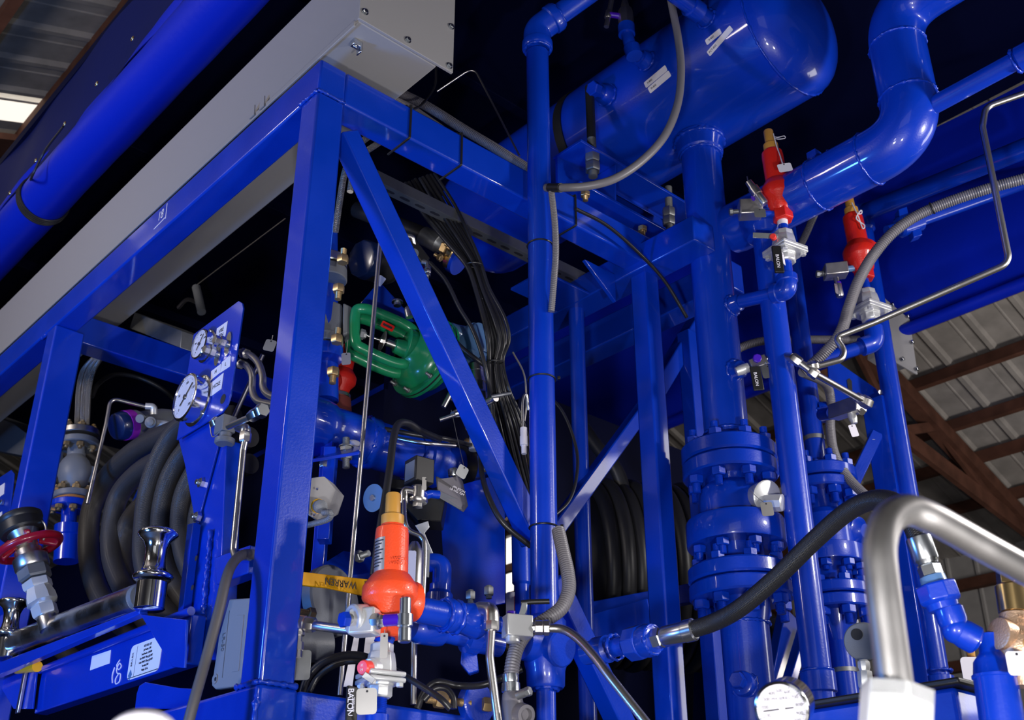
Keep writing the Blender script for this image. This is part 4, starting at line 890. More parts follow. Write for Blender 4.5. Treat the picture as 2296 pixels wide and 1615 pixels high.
solo('flexible_conduit', ribbed(pts([(880, 212, 3.95), (950, 262, 3.9), (1030, 318, 3.85)]), .017, .008), PVC, 'second dim ribbed conduit just behind the top beam', 'conduit', smooth=80)
LC = thing('flexible_conduit', 'grey ribbed conduit curling round the foot of the slim pipe into a cast box', 'conduit', D(1270, 1310, 3.2))
link('conduit', ribbed(pts([(1252, 1190, 3.38), (1262, 1235, 3.34), (1273, 1285, 3.30), (1275, 1325, 3.27), (1260, 1362, 3.24), (1232, 1385, 3.22), (1204, 1402, 3.21), (1180, 1420, 3.2), (1160, 1450, 3.18), (1149, 1490, 3.16), (1145, 1535, 3.15)]), .0195, .0085, .09, seg=16), PVC, LC, smooth=80)
CBX = thing('conduit_body', 'grey cast conduit outlet box with threaded hub at the bottom centre', 'conduit fitting', D(1150, 1580, 3.15))
b = MB(); plathe(b, (1146, 1555), (1144, 1512), 3.15, [(0, 17), (3, 21), (22, 21), (24, 18), (30, 19), (42, 19)], 12); link('hub_nut', b, ZINC, CBX)
b = MB(); plathe(b, (1160, 1680), (1146, 1550), 3.15, [(0, 26), (90, 26), (110, 24), (125, 21), (130, 17)], 28); link('casting', b, PVC, CBX)
p = D(1168, 1602, 3.07); b = MB().lathe(p, Vector((.5, -.8, -.2)), [(0, .030), (.028, .026), (.029, .017), (.012, .016)], 28); link('side_hub', b, PVC, CBX)
p = D(1160, 1560, 3.09); b = MB().lathe(p, Vector((.8, -.5, .2)), [(0, .012), (.03, .012)], 16); b.hexn(p+Vector((.8, -.5, .2)).normalized()*.028, Vector((.8, -.5, .2)), .014, .013); link('plug', b, GALV, CBX)
# thin capillary tube over the beam and cable ties
tubething('capillary_tube', 'thin steel capillary bent over the top beam beside the slim pipe', 'tube', [(980, 205, 3.9), (1062, 150, 3.85), (1165, 350, 3.75)], .0042, STEEL, bend=.05)
solo('black_cable', MB().tube(pts([(978, 150, 3.8), (974, 195, 3.7), (945, 235, 3.6), (925, 245, 3.5)]), .005, 10, 10), CABLE, 'black wire dropping from the wireway end to the top beam', 'cable', smooth=80)
def beamtie(label, x):
    s_ = st(T(x, 270, -.053))[0]; t = thing('cable_tie', label, 'cable tie', F(s_, -.055, BT), 'cable ties round the top beam')
    e = .0035; link('loop', MB().tube([F(s_, .058, BT+e), F(s_, -.054-e, BT+e), F(s_, -.054-e, BB-e), F(s_, .07, BB-e)], .0042, 8, path='bend', bend=.004), BLACK, t)
    link('head', MB().box(F(s_, -.03, BT+.010), (.008, .006, .006), (V, U, Z)), BLACK, t, .001); return t
beamtie('black cable tie round the top beam nearest the corner post', 919)
beamtie('black cable tie round the top beam midway to the slim pipe', 1035)
beamtie('black cable tie round the top beam just right of the slim pipe', 1283)
for y_, lb in ((552, 'uppermost of three black cable ties on the slim pipe'), (852, 'middle one of three black cable ties on the slim pipe'), (1184, 'lowest of three black cable ties on the slim pipe')):
    c = F(sB, tB, zB(y_)); cable_tie('cable_tie', lb, c, Z, .047, c+XR*.058-Vector((0, .015, .0)), .003, 'cable ties round the slim pipe')
tubething('black_cable', 'black cable running from the cable tie over the beam down past the far post', 'cable', [(1290, 468, 3.62), (1360, 505, 3.75), (1430, 565, 3.9), (1490, 630, 4.0), (1540, 712, 4.1)], .0075, CABLE, 'spline')
tubething('wire_loop', 'thin black wire bowing out behind the slim pipe', 'cable', [(1150, 790, 3.8), (1175, 840, 3.8), (1180, 905, 3.8), (1176, 945, 3.8)], .0035, WIRE, 'spline')
tubething('wire_loop', 'thin dark cable bulging right of the slim pipe above its lowest tie', 'cable', [(1225, 880, 3.75), (1265, 930, 3.7), (1293, 1010, 3.66), (1292, 1075, 3.6), (1275, 1125, 3.56), (1240, 1160, 3.52)], .0055, CABLE, 'spline')
# tubes under the valve block
def swage(parent, p, d, r, m=STEEL, name='nut'):
    d = Vector(d).normalized(); b = MB(); b.hexn(p, d, r*1.5, r); b.lathe(p+d*r*1.5, d, [(0, r*.72), (r*.5, r*.62)], 18); return link(name, b, m, parent)
yk = 3.13
VB = thing('block_valve', 'white plated square block valve with purple stem beside the forged tee', 'valve', D(1160, 1405, yk))
ax3 = (Vector((.94, .34, .0)), Vector((-.34, .94, 0)), Z)
c = D(1160, 1406, yk); link('block', MB().box(c, (.038, .026, .030), ax3), PLATED, VB, .003)
link('stem_cap', MB().lathe(D(1147, 1384, yk-.0), Z, [(0, .013), (.014, .013), (.016, .010)], 12), PURPLE, VB)
b = MB(); b.prism(pts([(1160, 1392, yk-.01), (1172, 1392, yk-.01), (1182, 1366, yk-.01), (1182, 1352, yk-.01), (1170, 1352, yk-.01)]), Vector((0, .022, 0))); link('lever_bracket', b, ZINC, VB, .001)
link('lever', MB().tube(pts([(1168, 1352, yk), (1190, 1350, yk), (1232, 1349, yk)]), .0075, 12, 4, 'line'), BLACK, VB)
b = MB(); b.lathe(D(1150, 1420, yk), -Z, [(0, .020), (.025, .020), (.027, .017)], 24); link('bottom_boss', b, PLATED, VB)
T3 = thing('steel_tube', 'stainless tube curving from the block valve down to the lower right', 'tube', D(1300, 1450, yk))
p = D(1192, 1408, yk); link('nut', MB().lathe(p, D(1235, 1408, yk)-p, [(0, .014), (.008, .014), (.01, .021), (.03, .021), (.032, .019), (.034, .022), (.048, .022), (.052, .012)], 8), STEEL, T3)
link('tube', MB().tube(pts([(1220, 1409, yk), (1262, 1412, yk-.01), (1295, 1432, yk-.03), (1330, 1470, yk-.06), (1375, 1528, yk-.10), (1480, 1660, yk-.16)]), .0125, 18, 12), STEEL, T3, smooth=80)
T4 = thing('steel_tube', 'bright stainless tube falling from the elbow left of the block valve', 'tube', D(1100, 1500, yk-.05))
yk4 = yk-.05; link('tube', MB().tube(pts([(1102, 1405, yk4), (1098, 1475, yk4), (1102, 1508, yk4), (1122, 1660, yk4)]), .0118, 18, 8, 'bend', .08), STEEL, T4, smooth=80)
p = D(1102, 1415, yk4); link('nut', MB().lathe(p, Z, [(0, .018), (.004, .021), (.026, .021), (.028, .017), (.034, .017), (.035, .021), (.045, .021)], 8), STEEL, T4)
b = MB(); b.tube([D(1102, 1395, yk4), D(1102, 1368, yk4), D(1075, 1366, yk4+.05)], .021, 20, path='bend', bend=.025); link('elbow', b, STEEL, T4)
# blue fitting run from the orange valve to the tee
RN = thing('pipe_run', 'glossy blue run of pipe fittings from the orange valve to the block valve', 'pipe', D(1020, 1378, 3.2))
r0, r1 = D(930, 1366, 3.02), D(1082, 1396, 3.16); rd = (r1-r0).normalized(); RL = (r1-r0).length
link('pipe', MB().lathe(r0, rd, [(0, .036), (RL*.42, .036), (RL*.43, .044), (RL*.50, .048), (RL*.56, .044), (RL*.60, .040), (RL*.72, .043), (RL*.88, .050), (RL*.93, .050), (RL*.96, .046), (RL, .03)], 32), BLUE, RN)
for k_ in (.435, .60, .86): weld(RN, r0+rd*RL*k_, rd, .043, .006)
link('nipple', MB().cyl(r1, D(1135, 1402, 3.15), .022, 20), BLUE, RN)
RN2 = thing('pipe_run', 'lower blue pipe with hammer union under the glossy fitting run', 'pipe', D(1020, 1430, 3.3))
r0, r1 = D(925, 1405, 3.18), D(1120, 1448, 3.36); rd = (r1-r0).normalized(); RL = (r1-r0).length
link('pipe', MB().lathe(r0, rd, [(0, .034), (.02, .045), (RL*.28, .042), (RL*.33, .038), (RL*.34, .027), (RL*.58, .027), (RL*.60, .042), (RL*.72, .044), (RL*.74, .036), (RL, .034)], 28), BLUE, RN2)
p = r0+rd*RL*.66; link('union_lug', MB().prism([p+rd*.02-Z*.02, p+rd*.03-Z*.085, p-rd*.005-Z*.10, p-rd*.035-Z*.075, p-rd*.03-Z*.02], Vector((0, .03, 0))), BLUE, RN2, .003)
# ================================================================ the orange relief valve group at bottom centre
yO = 2.93
psv('strongly lit red relief valve coloured orange with tan cap at bottom centre', (882, 1108), (872, 1432), yO, RED_LIT, D(950, 1352, 2.99), 36)
PV = bpy.data.objects['relief_valve.003']
m1 = mm(D(880, 1250, yO), 1)
def curved_label(parent, y0, y1, rpx, a0, a1, m, name='label'):
    # label wrapped on the bonnet between two heights
    p = D(877.5+(1270-y1)*.03, y1, yO); q = D(877.5+(1270-y0)*.03, y0, yO); d = (q-p).normalized(); L = (q-p).length; x = (XR-d*XR.dot(d)).normalized(); y = x.cross(d).normalized()
    if y.y > 0: y = -y
    vs = []; n = 8
    for rr in (rpx*m1, rpx*m1+.001):
        for i in range(n+1):
            a = math.radians(a0+(a1-a0)*i/n); e = x*math.sin(a)+y*math.cos(a); vs += [p+e*rr, q+e*rr]
    fs = []; k = 2*(n+1)
    for i in range(n): a = 2*i; fs += [(k+a, k+a+2, k+a+3, k+a+1), (a, a+1, a+3, a+2), (a, a+2, k+a+2, k+a), (a+1, k+a+1, k+a+3, a+3)]
    fs += [(0, k, k+1, 1), (2*n, 2*n+1, k+2*n+1, k+2*n)]
    return link(name, MB().add(vs, fs), m, parent, smooth=60)
lb = curved_label(PV, 1214, 1287, 38.2, -72, -18, TAGAL, 'rating_plate')
for k_ in range(9):
    curved_label(lb, 1220+k_*7, 1222.2+k_*7, 39.4, -66, -24-7*(k_ % 3), INK, 'print_line')
text('lettering', 'WCCB\nWOO A', D(895, 1258, yO-.058), XR, Z, .012, RED_LIT, PV, .0012)
# bleed block
BO = thing('bleed_valve', 'white plated bleed block with blue plug below the orange valve', 'valve', D(805, 1395, yO-.06))
yo = yO-.05; axo = (Vector((.93, -.30, .0)).normalized(), Vector((.30, .93, 0)).normalized(), Z)
link('block', MB().box(D(818, 1396, yo), (.036, .026, .034), axo), PLATED, BO, .006)
p = D(795, 1390, yo); dN_ = Vector((-.75, -.62, -.15)).normalized()
link('boss', MB().lathe(p-dN_*.03, dN_, [(0, .040), (.036, .040), (.040, .036)], 30), PLATED, BO)
b = MB().lathe(p+dN_*.008, dN_, [(0, .016), (.014, .016)], 18); link('plug_thread', b, GALV, BO)
link('plug', MB().hexn(p+dN_*.02, dN_, .02, .021), BLUE, BO)
a, c2 = D(842, 1393, yo-.02), D(905, 1389, yo-.045); d = (c2-a).normalized(); L = (c2-a).length
link('stem_nut', MB().lathe(a-d*.01, d, [(0, .019), (.006, .022), (.022, .022), (.026, .017), (.030, .0175), (.038, .015)], 8), ZINC, BO)
link('sleeve', MB().cyl(a+d*L*.34, a+d*L*.90, .0155, 24), PURPLE, BO)
b = MB(); plathe(b, (907, 1441), (909, 1340), yo-.045, [(0, 12), (3, 15), (30, 15), (34, 12), (36, 18), (62, 18), (64, 13), (98, 13), (100, 11)], 24); link('tee_bar', b, ZINC, BO)
hanging_tag('valve_tag', 'long metal tag on a chain below the purple sleeve', D(863, 1412, yo-.04), D(861, 1448, yo-.045), XR+Z*.03, Z, .019, .062, TAGAL)
# ball valve under it
yb2 = yO+.0
t, c, k = ball_valve('white cast ball valve with red push button under the orange valve', (851, 1566), (857, 1443), yb2, 1.22)
link('nipple_top', MB().cyl(D(857, 1446, yb2), D(868, 1424, yb2), .024, 22), BLUE, t)
link('lower_pipe', MB().thread(D(848, 1562, yb2), D(846, 1606, yb2), .0235, .004, 22), BLUE, t)
p = D(820, 1498, yb2-.05); dB_ = Vector((-.55, -.82, -.1)).normalized()
pb2 = link('push_button', MB().lathe(p-dB_*.01, dB_, [(0, .019), (.020, .019), (.024, .016)], 26), PINK, t)
text('lettering', 'H\nH', p+dB_*.0145, Z.cross(dB_), Z, .011, WHITE, pb2, .0005)
link('boss', MB().lathe(p-dB_*.05, dB_, [(0, .028), (.036, .026), (.04, .022)], 24), PLATED, t)
b = MB().bar(D(815, 1512, yb2-.07), D(838, 1528, yb2-.06), .006, .016, TOCAM); link('locking_ring', b, ZINC, t, .001)
hd = link('handle', MB().bar(D(790, 1540, yb2-.10), D(786, 1640, yb2-.12), .010, .030, Vector((.6, -.8, 0))), BLACK, t, .003)
text('lettering', 'BALON', D(785, 1575, yb2-.1235), -Z, XR, .020, WHITE, hd)
text('lettering', '2500 WP', D(791.5, 1580, yb2-.1235), -Z, XR, .009, WHITE, hd)
hanging_tag('valve_tag', 'large blank metal tag hanging by the black handle at bottom centre', D(815, 1535, yb2-.11), D(822, 1573, yb2-.12), XR+Z*.04, Z, .050, .062, TAGAL)
PL0 = thing('drain_pipe', 'threaded blue pipe below the white ball valve at the bottom edge', 'pipe', D(845, 1615, yb2))
link('pipe', MB().cyl(D(846, 1604, yb2), D(843, 1690, yb2), .030, 26), BLUE, PL0)
# yellow lever behind
YL = thing('yellow_lever', 'yellow sleeved valve lever with black lettering behind the orange valve', 'lever', D(750, 1300, 3.28))
ya = [(672, 1281, 3.22), (672, 1312, 3.22), (730, 1318, 3.26), (835, 1340, 3.36), (835, 1300, 3.36)]
b = MB().prism(pts(ya), Vector((0, .014, 0))); link('sleeve', b, YELLOW, YL, .003)
p = D(764, 1308, 3.268); q = D(824, 1317, 3.33)
text('lettering', 'WARREN', p, D(735, 1303, 3.242)-D(795, 1313, 3.295), -Z, .030, INK, YL, sx=.85); text('lettering', '1/2\nCS', D(822, 1312, 3.318), D(735, 1303, 3.24)-D(795, 1313, 3.29), -Z, .014, INK, YL)
# horizontal stainless tube and left nuts
T5 = thing('steel_tube', 'horizontal stainless tube from the corner post to the bleed block', 'tube', D(740, 1405, 3.0))
link('tube', MB().cyl(D(700, 1402, 3.0), D(792, 1415, 2.92), .0125, 20), STEEL, T5)
p = D(706, 1403, 3.0); link('nut', MB().lathe(p, D(680, 1399, 3.01)-p, [(0, .018), (.004, .021), (.024, .021), (.026, .017), (.03, .022), (.05, .022)], 8), STEEL, T5)
b = MB(); plathe(b, (668, 1475), (672, 1385), 3.02, [(0, 9), (15, 9), (16, 12), (34, 12), (35, 8), (48, 8), (49, 13), (90, 13)], 8); link('tee', b, STEEL, T5)
solo('clamp_plate', plate(MB(), D(676, 1492, 3.05), XR, Z, .05, .08, .004), GALV, 'small grey clamp plate at the foot of the corner post', 'plate', bevel=.001)
solo('grey_cylinder', MB().lathe(D(650, 1448, 3.25), D(726, 1450, 3.3)-D(650, 1448, 3.25), [(0, .046), (.115, .046), (.12, .043)], 36), GREYC, 'dark grey cylinder end behind the corner post foot', 'cylinder')
tubething('rubber_hose', 'black cable arching from behind the corner post to the ball valve', 'cable', [(676, 1560, 3.15), (690, 1520, 3.15), (722, 1487, 3.14), (770, 1470, 3.12), (815, 1472, 3.1), (850, 1490, 3.08)], .0105, CABLE, 'spline')
tubething('rubber_hose', 'second black cable arching just inside the larger one', 'cable', [(690, 1560, 3.2), (712, 1520, 3.2), (750, 1492, 3.18), (800, 1483, 3.15), (840, 1496, 3.12)], .0085, CABLE, 'spline')
tubething('rubber_hose', 'black cable sloping down right from the ball valve', 'cable', [(880, 1500, 3.1), (930, 1530, 3.05), (985, 1565, 3.0), (1010, 1590, 3.0)], .0085, CABLE, 'spline')
tubething('rubber_hose', 'dark grey cable waving along the deck to the conduit box', 'cable', [(935, 1590, 3.3), (950, 1555, 3.3), (980, 1530, 3.3), (1030, 1538, 3.32), (1090, 1534, 3.3), (1170, 1500, 3.3)], .0105, CABLE, 'spline')
tubething('rubber_hose', 'loop of dark cable beside the tan nut', 'cable', [(950, 1570, 3.25), (975, 1545, 3.25), (1000, 1545, 3.25), (1016, 1565, 3.25), (1018, 1590, 3.25)], .009, CABLE, 'spline')
DF = thing('deck_flange', 'blue lug disc with long tan bolt lying on the deck', 'flange', D(1050, 1570, 3.35))
p = D(1060, 1580, 3.4); link('disc', MB().lathe(p, U*-1, [(0, .058), (.03, .058), (.034, .054)], 36), BLUE, DF)
a = D(955, 1568, 3.3); c2 = D(1055, 1578, 3.36); link('threaded_rod', MB().thread(a, c2, .012, .004), GOLDZ, DF)
link('nut', MB().hexn(D(975, 1568, 3.31), c2-a, .035, .026), GOLDZ, DF); link('nut', MB().hexn(D(1080, 1580, 3.38), c2-a, .03, .022), GOLDZ, DF)
# studs on the manifold
for x_, y_, g in ((1055, 1345, 'zinc stud and nut standing left above the blue fitting run'), (1096, 1335, 'zinc stud and nut standing right above the blue fitting run')):
    t = thing('stud_bolt', g, 'bolt', D(x_, y_+10, 3.36)); link('stud', MB().thread(D(x_, y_+8, 3.36), D(x_, y_-22, 3.36), .0095), GALV, t); link('nut', MB().hexn(D(x_, y_, 3.36), Z, .025, .016), GALV, t)
# dark blue upright plate and daylight gap
BP = thing('guard_plate', 'broad dark blue upright plate behind the blue fitting run', 'plate', D(1068, 1200, 3.75))
link('plate', MB().prism(pts([(985, 1100, 3.95), (1131, 1060, 3.78), (1133, 1353, 3.78), (1000, 1380, 3.95)]), Vector((0, .01, 0))), BLUE, BP, .002)
EB = thing('pipe_elbow', 'dark blue elbow on a stub behind the orange valve outlet', 'pipe fitting', D(990, 1300, 3.5))
link('elbow', MB().tube(pts([(950, 1262, 3.5), (992, 1262, 3.5), (990, 1320, 3.5)]), .030, 22, 10, 'bend', .04), BLUE, EB)
b = MB(); plathe(b, (984, 1360), (988, 1300), 3.5, [(0, 30), (26, 30), (34, 24), (48, 24), (50, 17), (58, 17)], 28); link('reducer', b, BLUE, EB)
WP = thing('warning_label', 'white placard with red stripe half hidden beside the slim pipe', 'label', D(1150, 1350, 3.8))
link('plate', plate(MB(), D(1152, 1358, 3.95), XR, Z, .055, .095, .002), WHITE, WP); link('stripe', MB().box(D(1156, 1356, 3.945), (.005, .001, .03)), RED, WP)
EQ = thing('blue_post', 'small dark blue pipe stub behind the slim pipe left side', 'post', D(1170, 1300, 3.9))
b = MB(); plathe(b, (1172, 1400), (1168, 1180), 3.9, [(0, 17), (85, 17), (90, 22), (220, 22)], 24); link('pipe', b, BLUE, EQ)
# long stainless rod, black hose
tubething('steel_rod', 'long thin vertical stainless tube crossing in front of the green actuator', 'tube', [(858, 490, 3.42), (851, 560, 3.42), (762, 1560, 3.42)], .0082, STEEL, 'line')
tubething('steel_rod', 'short vertical stainless tube right of the white ball valve', 'tube', [(930, 1330, 3.25), (927, 1580, 3.25)], .009, STEEL, 'line')
tubething('rubber_hose', 'black rubber hose bent over the blue manifold above the tan cap', 'hose', [(985, 985, 3.62), (945, 968, 3.5), (916, 950, 3.44), (893, 952, 3.4), (882, 985, 3.36), (874, 1050, 3.32), (862, 1130, 3.28), (850, 1200, 3.25), (838, 1290, 3.25)], .0125, RUBBER, 'spline')
# manifold pipe along the back
mA, mB = D(700, 955, 3.62), D(1075, 1070, 4.1); md = (mB-mA).normalized(); mL = (mB-mA).length
MF = thing('manifold_pipe', 'glossy blue horizontal manifold pipe with collars across the middle', 'pipe', mA)
link('pipe', MB().lathe(mA, md, [(-.10, .105), (.02, .105), (.05, .10), (.07, .09), (.2, .088), (.21, .094), (.25, .094), (.26, .088), (mL*.62, .086), (mL*.63, .096), (mL*.72, .096), (mL*.73, .084), (mL, .084)], 44), BLUE, MF)
for k_ in (.05, .21, .43): weld(MF, mA+md*k_, md, .088, .008, seg=60)
flange(MF, mA+md*(mL-.01), md, .155, .05, 8, .030, .78, down=True, up=False, ph=.15, bm=GOLDZ)
flange(MF, mA+md*(mL+.06), md, .155, .05, 8, .030, .78, down=False, up=True, ph=.15, bm=GOLDZ)
link('strap', MB().lathe(mA+md*(mL*.86), md, [(-.02, .087), (-.018, .10), (.018, .10), (.02, .087)], 40), RUBBER, MF)
link('cap_disc', MB().lathe(mA+md*(mL*.76)+Z*.085, Z, [(0, .026), (.012, .026)], 24), WHITE, MF)
SH = thing('pipe_clamp', 'blue shelf bracket with large zinc stud under the manifold', 'bracket', D(760, 1015, 3.5))
link('shelf', MB().prism(pts([(700, 1030, 3.45), (775, 995, 3.6), (812, 1005, 3.5), (806, 1012, 3.4)]), Z*-.012), BLUE, SH, .002)
link('leg', MB().box(D(735, 1110, 3.5), (.02, .03, .16)), BLUE, SH, .003)
link('stud', MB().thread(D(776, 982, 3.5), D(776, 1050, 3.5), .0125), GALV, SH)
for y0, y1 in ((1030, 1012), (1013, 1002)): link('nut', MB().hexn(D(776, y0, 3.5), Z, D(776, y1, 3.5).z-D(776, y0, 3.5).z, .021), GALV, SH)
link('washer', MB().lathe(D(776, 1003, 3.5), Z, [(0, .025), (.003, .025)], 24), GALV, SH)
link('small_bolt', MB().hexn(D(725, 1048, 3.47), Z, .03, .014), ZINC, SH)
link('pad', MB().lathe(D(791, 996, 3.55), Z, [(0, .03), (.006, .024)], 24), WHITE, SH)
solo('upright_channel', MB().box(D(722, 1180, 3.62), (.02, .03, .40)), BLUE, 'narrow dark blue upright beside the corner post right edge', 'post', bevel=.003)
solo('cross_plate', MB().prism(pts([(690, 1285, 3.5), (770, 1235, 3.8), (900, 1262, 3.9), (905, 1275, 3.9), (720, 1300, 3.5)]), Z*-.02), BLUE, 'dark blue shelf plate behind the yellow lever', 'shelf', bevel=.002)
VF = thing('butterfly_valve', 'dark flanged valve rim behind the yellow lever', 'valve', D(740, 1360, 3.6))
c = D(722, 1355, 3.6); d = Vector((.8, -.55, .1)).normalized()
link('blue_flange', MB().lathe(c-d*.05, d, [(0, .095), (.03, .105), (.05, .105)], 40), BLUE, VF)
link('steel_rim', MB().lathe(c+d*.02, d, [(0, .115), (.035, .115), (.04, .108)], 40), GREYC, VF)
bolt(VF, D(704, 1378, 3.42), Vector((-.75, -.6, 0)), .020, True, GOLDZ, .035); bolt(VF, D(800, 1250, 3.55), d, .020, True, GALV, .03)
# junction box behind the post
JB = thing('junction_box', 'pale grey junction box with yellow gland ring beside the corner post', 'box', D(715, 1115, 3.25))
b = MB(); b.prism(pts([(690, 1072, 3.2), (727, 1068, 3.2), (752, 1098, 3.25), (738, 1140, 3.25), (700, 1160, 3.2), (690, 1155, 3.2)]), Vector((.02, .06, 0))); link('body', b, GREYB, JB, .003)
p = D(713, 1135, 3.185); d = Vector((.35, -.85, -.35)).normalized()
link('gland_ring', MB().lathe(p, d, [(0, .022), (.005, .022)], 28), YELLOW, JB); link('gland', MB().lathe(p+d*.004, d, [(0, .018), (.02, .018), (.022, .021), (.036, .021), (.04, .014)], 10), GREYC, JB)
link('conduit', ribbed(pts([(724, 1150, 3.13), (741, 1150, 3.12), (735, 1165, 3.14), (690, 1178, 3.2)]), .0085, .006), GREYC, JB, smooth=80)
for x_, y_ in ((711, 1097), (704, 1155)): link('screw', MB().lathe(D(x_, y_, 3.19), -Vector((0, 1, 0)), [(0, .004), (.003, .003)], 12), ZINC, JB)
# solenoid valve
SV = thing('solenoid_valve', 'black square solenoid coil on a small steel valve above the orange valve', 'valve', D(938, 1090, 3.42))
axs = (Vector((.80, .6, 0)), Vector((-.6, .8, 0)), Z)
c = D(940, 1060, 3.45); link('coil', MB().box(c, (.036, .036, .043), axs), BLACK, SV, .004)
text('lettering', 'ASCO\nRED HAT', c-axs[1]*.0362, axs[0], Z, .008, GREYC, SV) if False else link('coil_plate', MB().box(c-axs[0]*.0362-Z*.002, (.0004, .028, .03), axs), GREYC, SV)
b = MB(); plathe(b, (937, 1128), (940, 1092), 3.42, [(0, 20), (3, 22), (8, 22), (9, 15), (34, 15), (36, 18)], 28); link('body', b, STEEL, SV)
b = MB(); plathe(b, (936, 1138), (937, 1124), 3.42, [(0, 12), (12, 12)], 6); link('hex_base', b, STEEL, SV)
b = MB(); b.tube(pts([(928, 1102, 3.4), (906, 1098, 3.4), (906, 1126, 3.4)]), .013, 16, path='bend', bend=.014); link('elbow', b, STEEL, SV)
link('nut', MB().hexn(D(906, 1130, 3.4), Z, .016, .014), STEEL, SV)
tubething('steel_tube', 'stainless tube curving from the solenoid elbow past the orange valve', 'tube', [(906, 1118, 3.4), (907, 1165, 3.36), (918, 1190, 3.36), (945, 1205, 3.36), (952, 1235, 3.36), (948, 1340, 3.36)], .0085, STEEL, 'spline')
hanging_tag('valve_tag', 'narrow metal tag leaning on the solenoid valve body', D(955, 1072, 3.38), D(951, 1085, 3.37), Vector((.25, .1, .02)), Z+XR*.35, .014, .042)
LB = thing('conduit_body', 'grey cast conduit elbow with raised lettering right of the solenoid', 'conduit fitting', D(1015, 1100, 3.5))
b = MB().prism(pts([(975, 1065, 3.5), (990, 1072, 3.48), (1010, 1070, 3.5), (1030, 1065, 3.55), (1040, 1110, 3.55), (1043, 1125, 3.55), (1032, 1140, 3.5), (980, 1108, 3.45)]), Vector((.01, .05, .0))); link('casting', b, PVC, LB, .008)
link('cover', MB().prism(pts([(978, 1104, 3.447), (985, 1103, 3.447), (1043, 1127, 3.547), (1040, 1138, 3.545), (1031, 1143, 3.497), (980, 1114, 3.447)]), Vector((-.002, -.006, 0))), GREYC, LB, .001)
b = MB(); plathe(b, (1018, 1070), (1016, 1052), 3.52, [(0, 11), (3, 13), (16, 13), (18, 10)], 10); link('hub_nut', b, ZINC, LB)
text('lettering', 'APPLETON\nLB NO 70M', D(1026, 1100, 3.515), Vector((1, .25, -.42)), Z, .0105, WHITE, LB)
link('gland', MB().tube(pts([(952, 1112, 3.42), (965, 1108, 3.44), (985, 1110, 3.45)]), .014, 16, 4, 'line'), BLUE, LB)
hanging_tag('valve_tag', 'square metal tag on a long wire left of the manifold flange', D(1012, 920, 3.75), D(1036, 1058, 3.5), Vector((.7, .6, -.3)), Z+XR*.5, .040, .040, GALV)
BM = thing('black_actuator', 'black plastic actuator body in shadow behind the tan cap', 'actuator', D(950, 1150, 3.6))
link('body', MB().prism(pts([(905, 1080, 3.6), (945, 1085, 3.55), (1000, 1110, 3.6), (990, 1170, 3.6), (935, 1165, 3.55), (910, 1140, 3.6)]), Vector((0, .1, 0))), BLACK, BM, .004)
link('arm', MB().prism(pts([(870, 1070, 3.6), (930, 1080, 3.6), (935, 1100, 3.6), (870, 1095, 3.6)]), Vector((0, .04, 0))), BLACK, BM, .004)
DSK = thing('blue_disc', 'thin blue round plate with centre screw left of the tan cap', 'disc', D(838, 1117, 3.55))
c = D(838, 1117, 3.5); d = Vector((-.6, -.75, -.15)); link('disc', MB().lathe(c, d, [(0, .046), (.003, .046)], 36), SLATE, DSK); link('screw', MB().lathe(c+d.normalized()*.003, d, [(0, .012), (.006, .01)], 20), ZINC, DSK)
LVR = thing('steel_lever', 'white painted steel lever standing behind the orange valve', 'lever', D(955, 1230, 3.5))
link('lever', MB().prism(pts([(930, 1178, 3.5), (960, 1168, 3.5), (963, 1182, 3.5), (952, 1195, 3.5), (975, 1250, 3.5), (958, 1255, 3.5), (945, 1200, 3.5)]), Vector((0, .006, 0))), PLATED, LVR, .002)
GY = thing('gas_bottle', 'silver cylinder with white printed label right of the orange valve', 'cylinder', D(927, 1280, 3.3))
b = MB(); plathe(b, (925, 1350), (930, 1215), 3.3, [(0, 18), (15, 21), (110, 21), (128, 12), (134, 8)], 30); link('shell', b, STEEL, GY)
gl = link('label', plate(MB(), D(921, 1270, 3.2655), XR, Z+XR*.04, .030, .095, .001), WHITE, GY); 
b = MB(); plathe(b, (950, 1295), (952, 1235), 3.45, [(0, 12), (60, 12)], 4); link('block', b, GREYC, GY)
# documents pouch hanging behind
DC = thing('document_sleeve', 'white paper forms in a clear sleeve behind the ball valve', 'paper', D(800, 1470, 3.4))
link('sheet', MB().prism(pts([(795, 1422, 3.4), (806, 1422, 3.4), (790, 1540, 3.4), (770, 1540, 3.4)]), Vector((0, .003, 0))), WHITE, DC); link('sheet', MB().prism(pts([(820, 1425, 3.42), (860, 1425, 3.42), (855, 1470, 3.42), (815, 1470, 3.42)]), Vector((0, .003, 0))), WHITE, DC)
# ================================================================ green diaphragm actuator
yG = 3.66
GA = thing('diaphragm_actuator', 'bright green diaphragm actuator with open yoke seen through the frame', 'actuator', D(850, 770, yG))
ga = D(800, 744, yG); gd = (D(960, 800, yG+.13)-ga).normalized(); gm = mm(ga)
ring = pts([(797, 703, yG), (815, 693, yG), (850, 703, yG+.03), (912, 731, yG+.08), (929, 752, yG+.09), (927, 795, yG+.09), (912, 815, yG+.08), (880, 812, yG+.06), (815, 783, yG+.01), (797, 765, yG)])
link('yoke', MB().tube(ring, .021, 16, 8, closed=True), GREEN, GA, smooth=80)
e = Vector((-.2, .9, .1)).normalized()*.05
link('yoke_back', MB().tube([q+Vector((-.02, .05, -.012)) for q in ring], .022, 14, 8, closed=True), GREEN, GA, smooth=80)
pc = D(914, 776, yG+.09); link('yoke_plate', MB().lathe(pc-gd*.012, gd, [(0, .060), (.004, .066), (.03, .066)], 40), GREEN, GA)
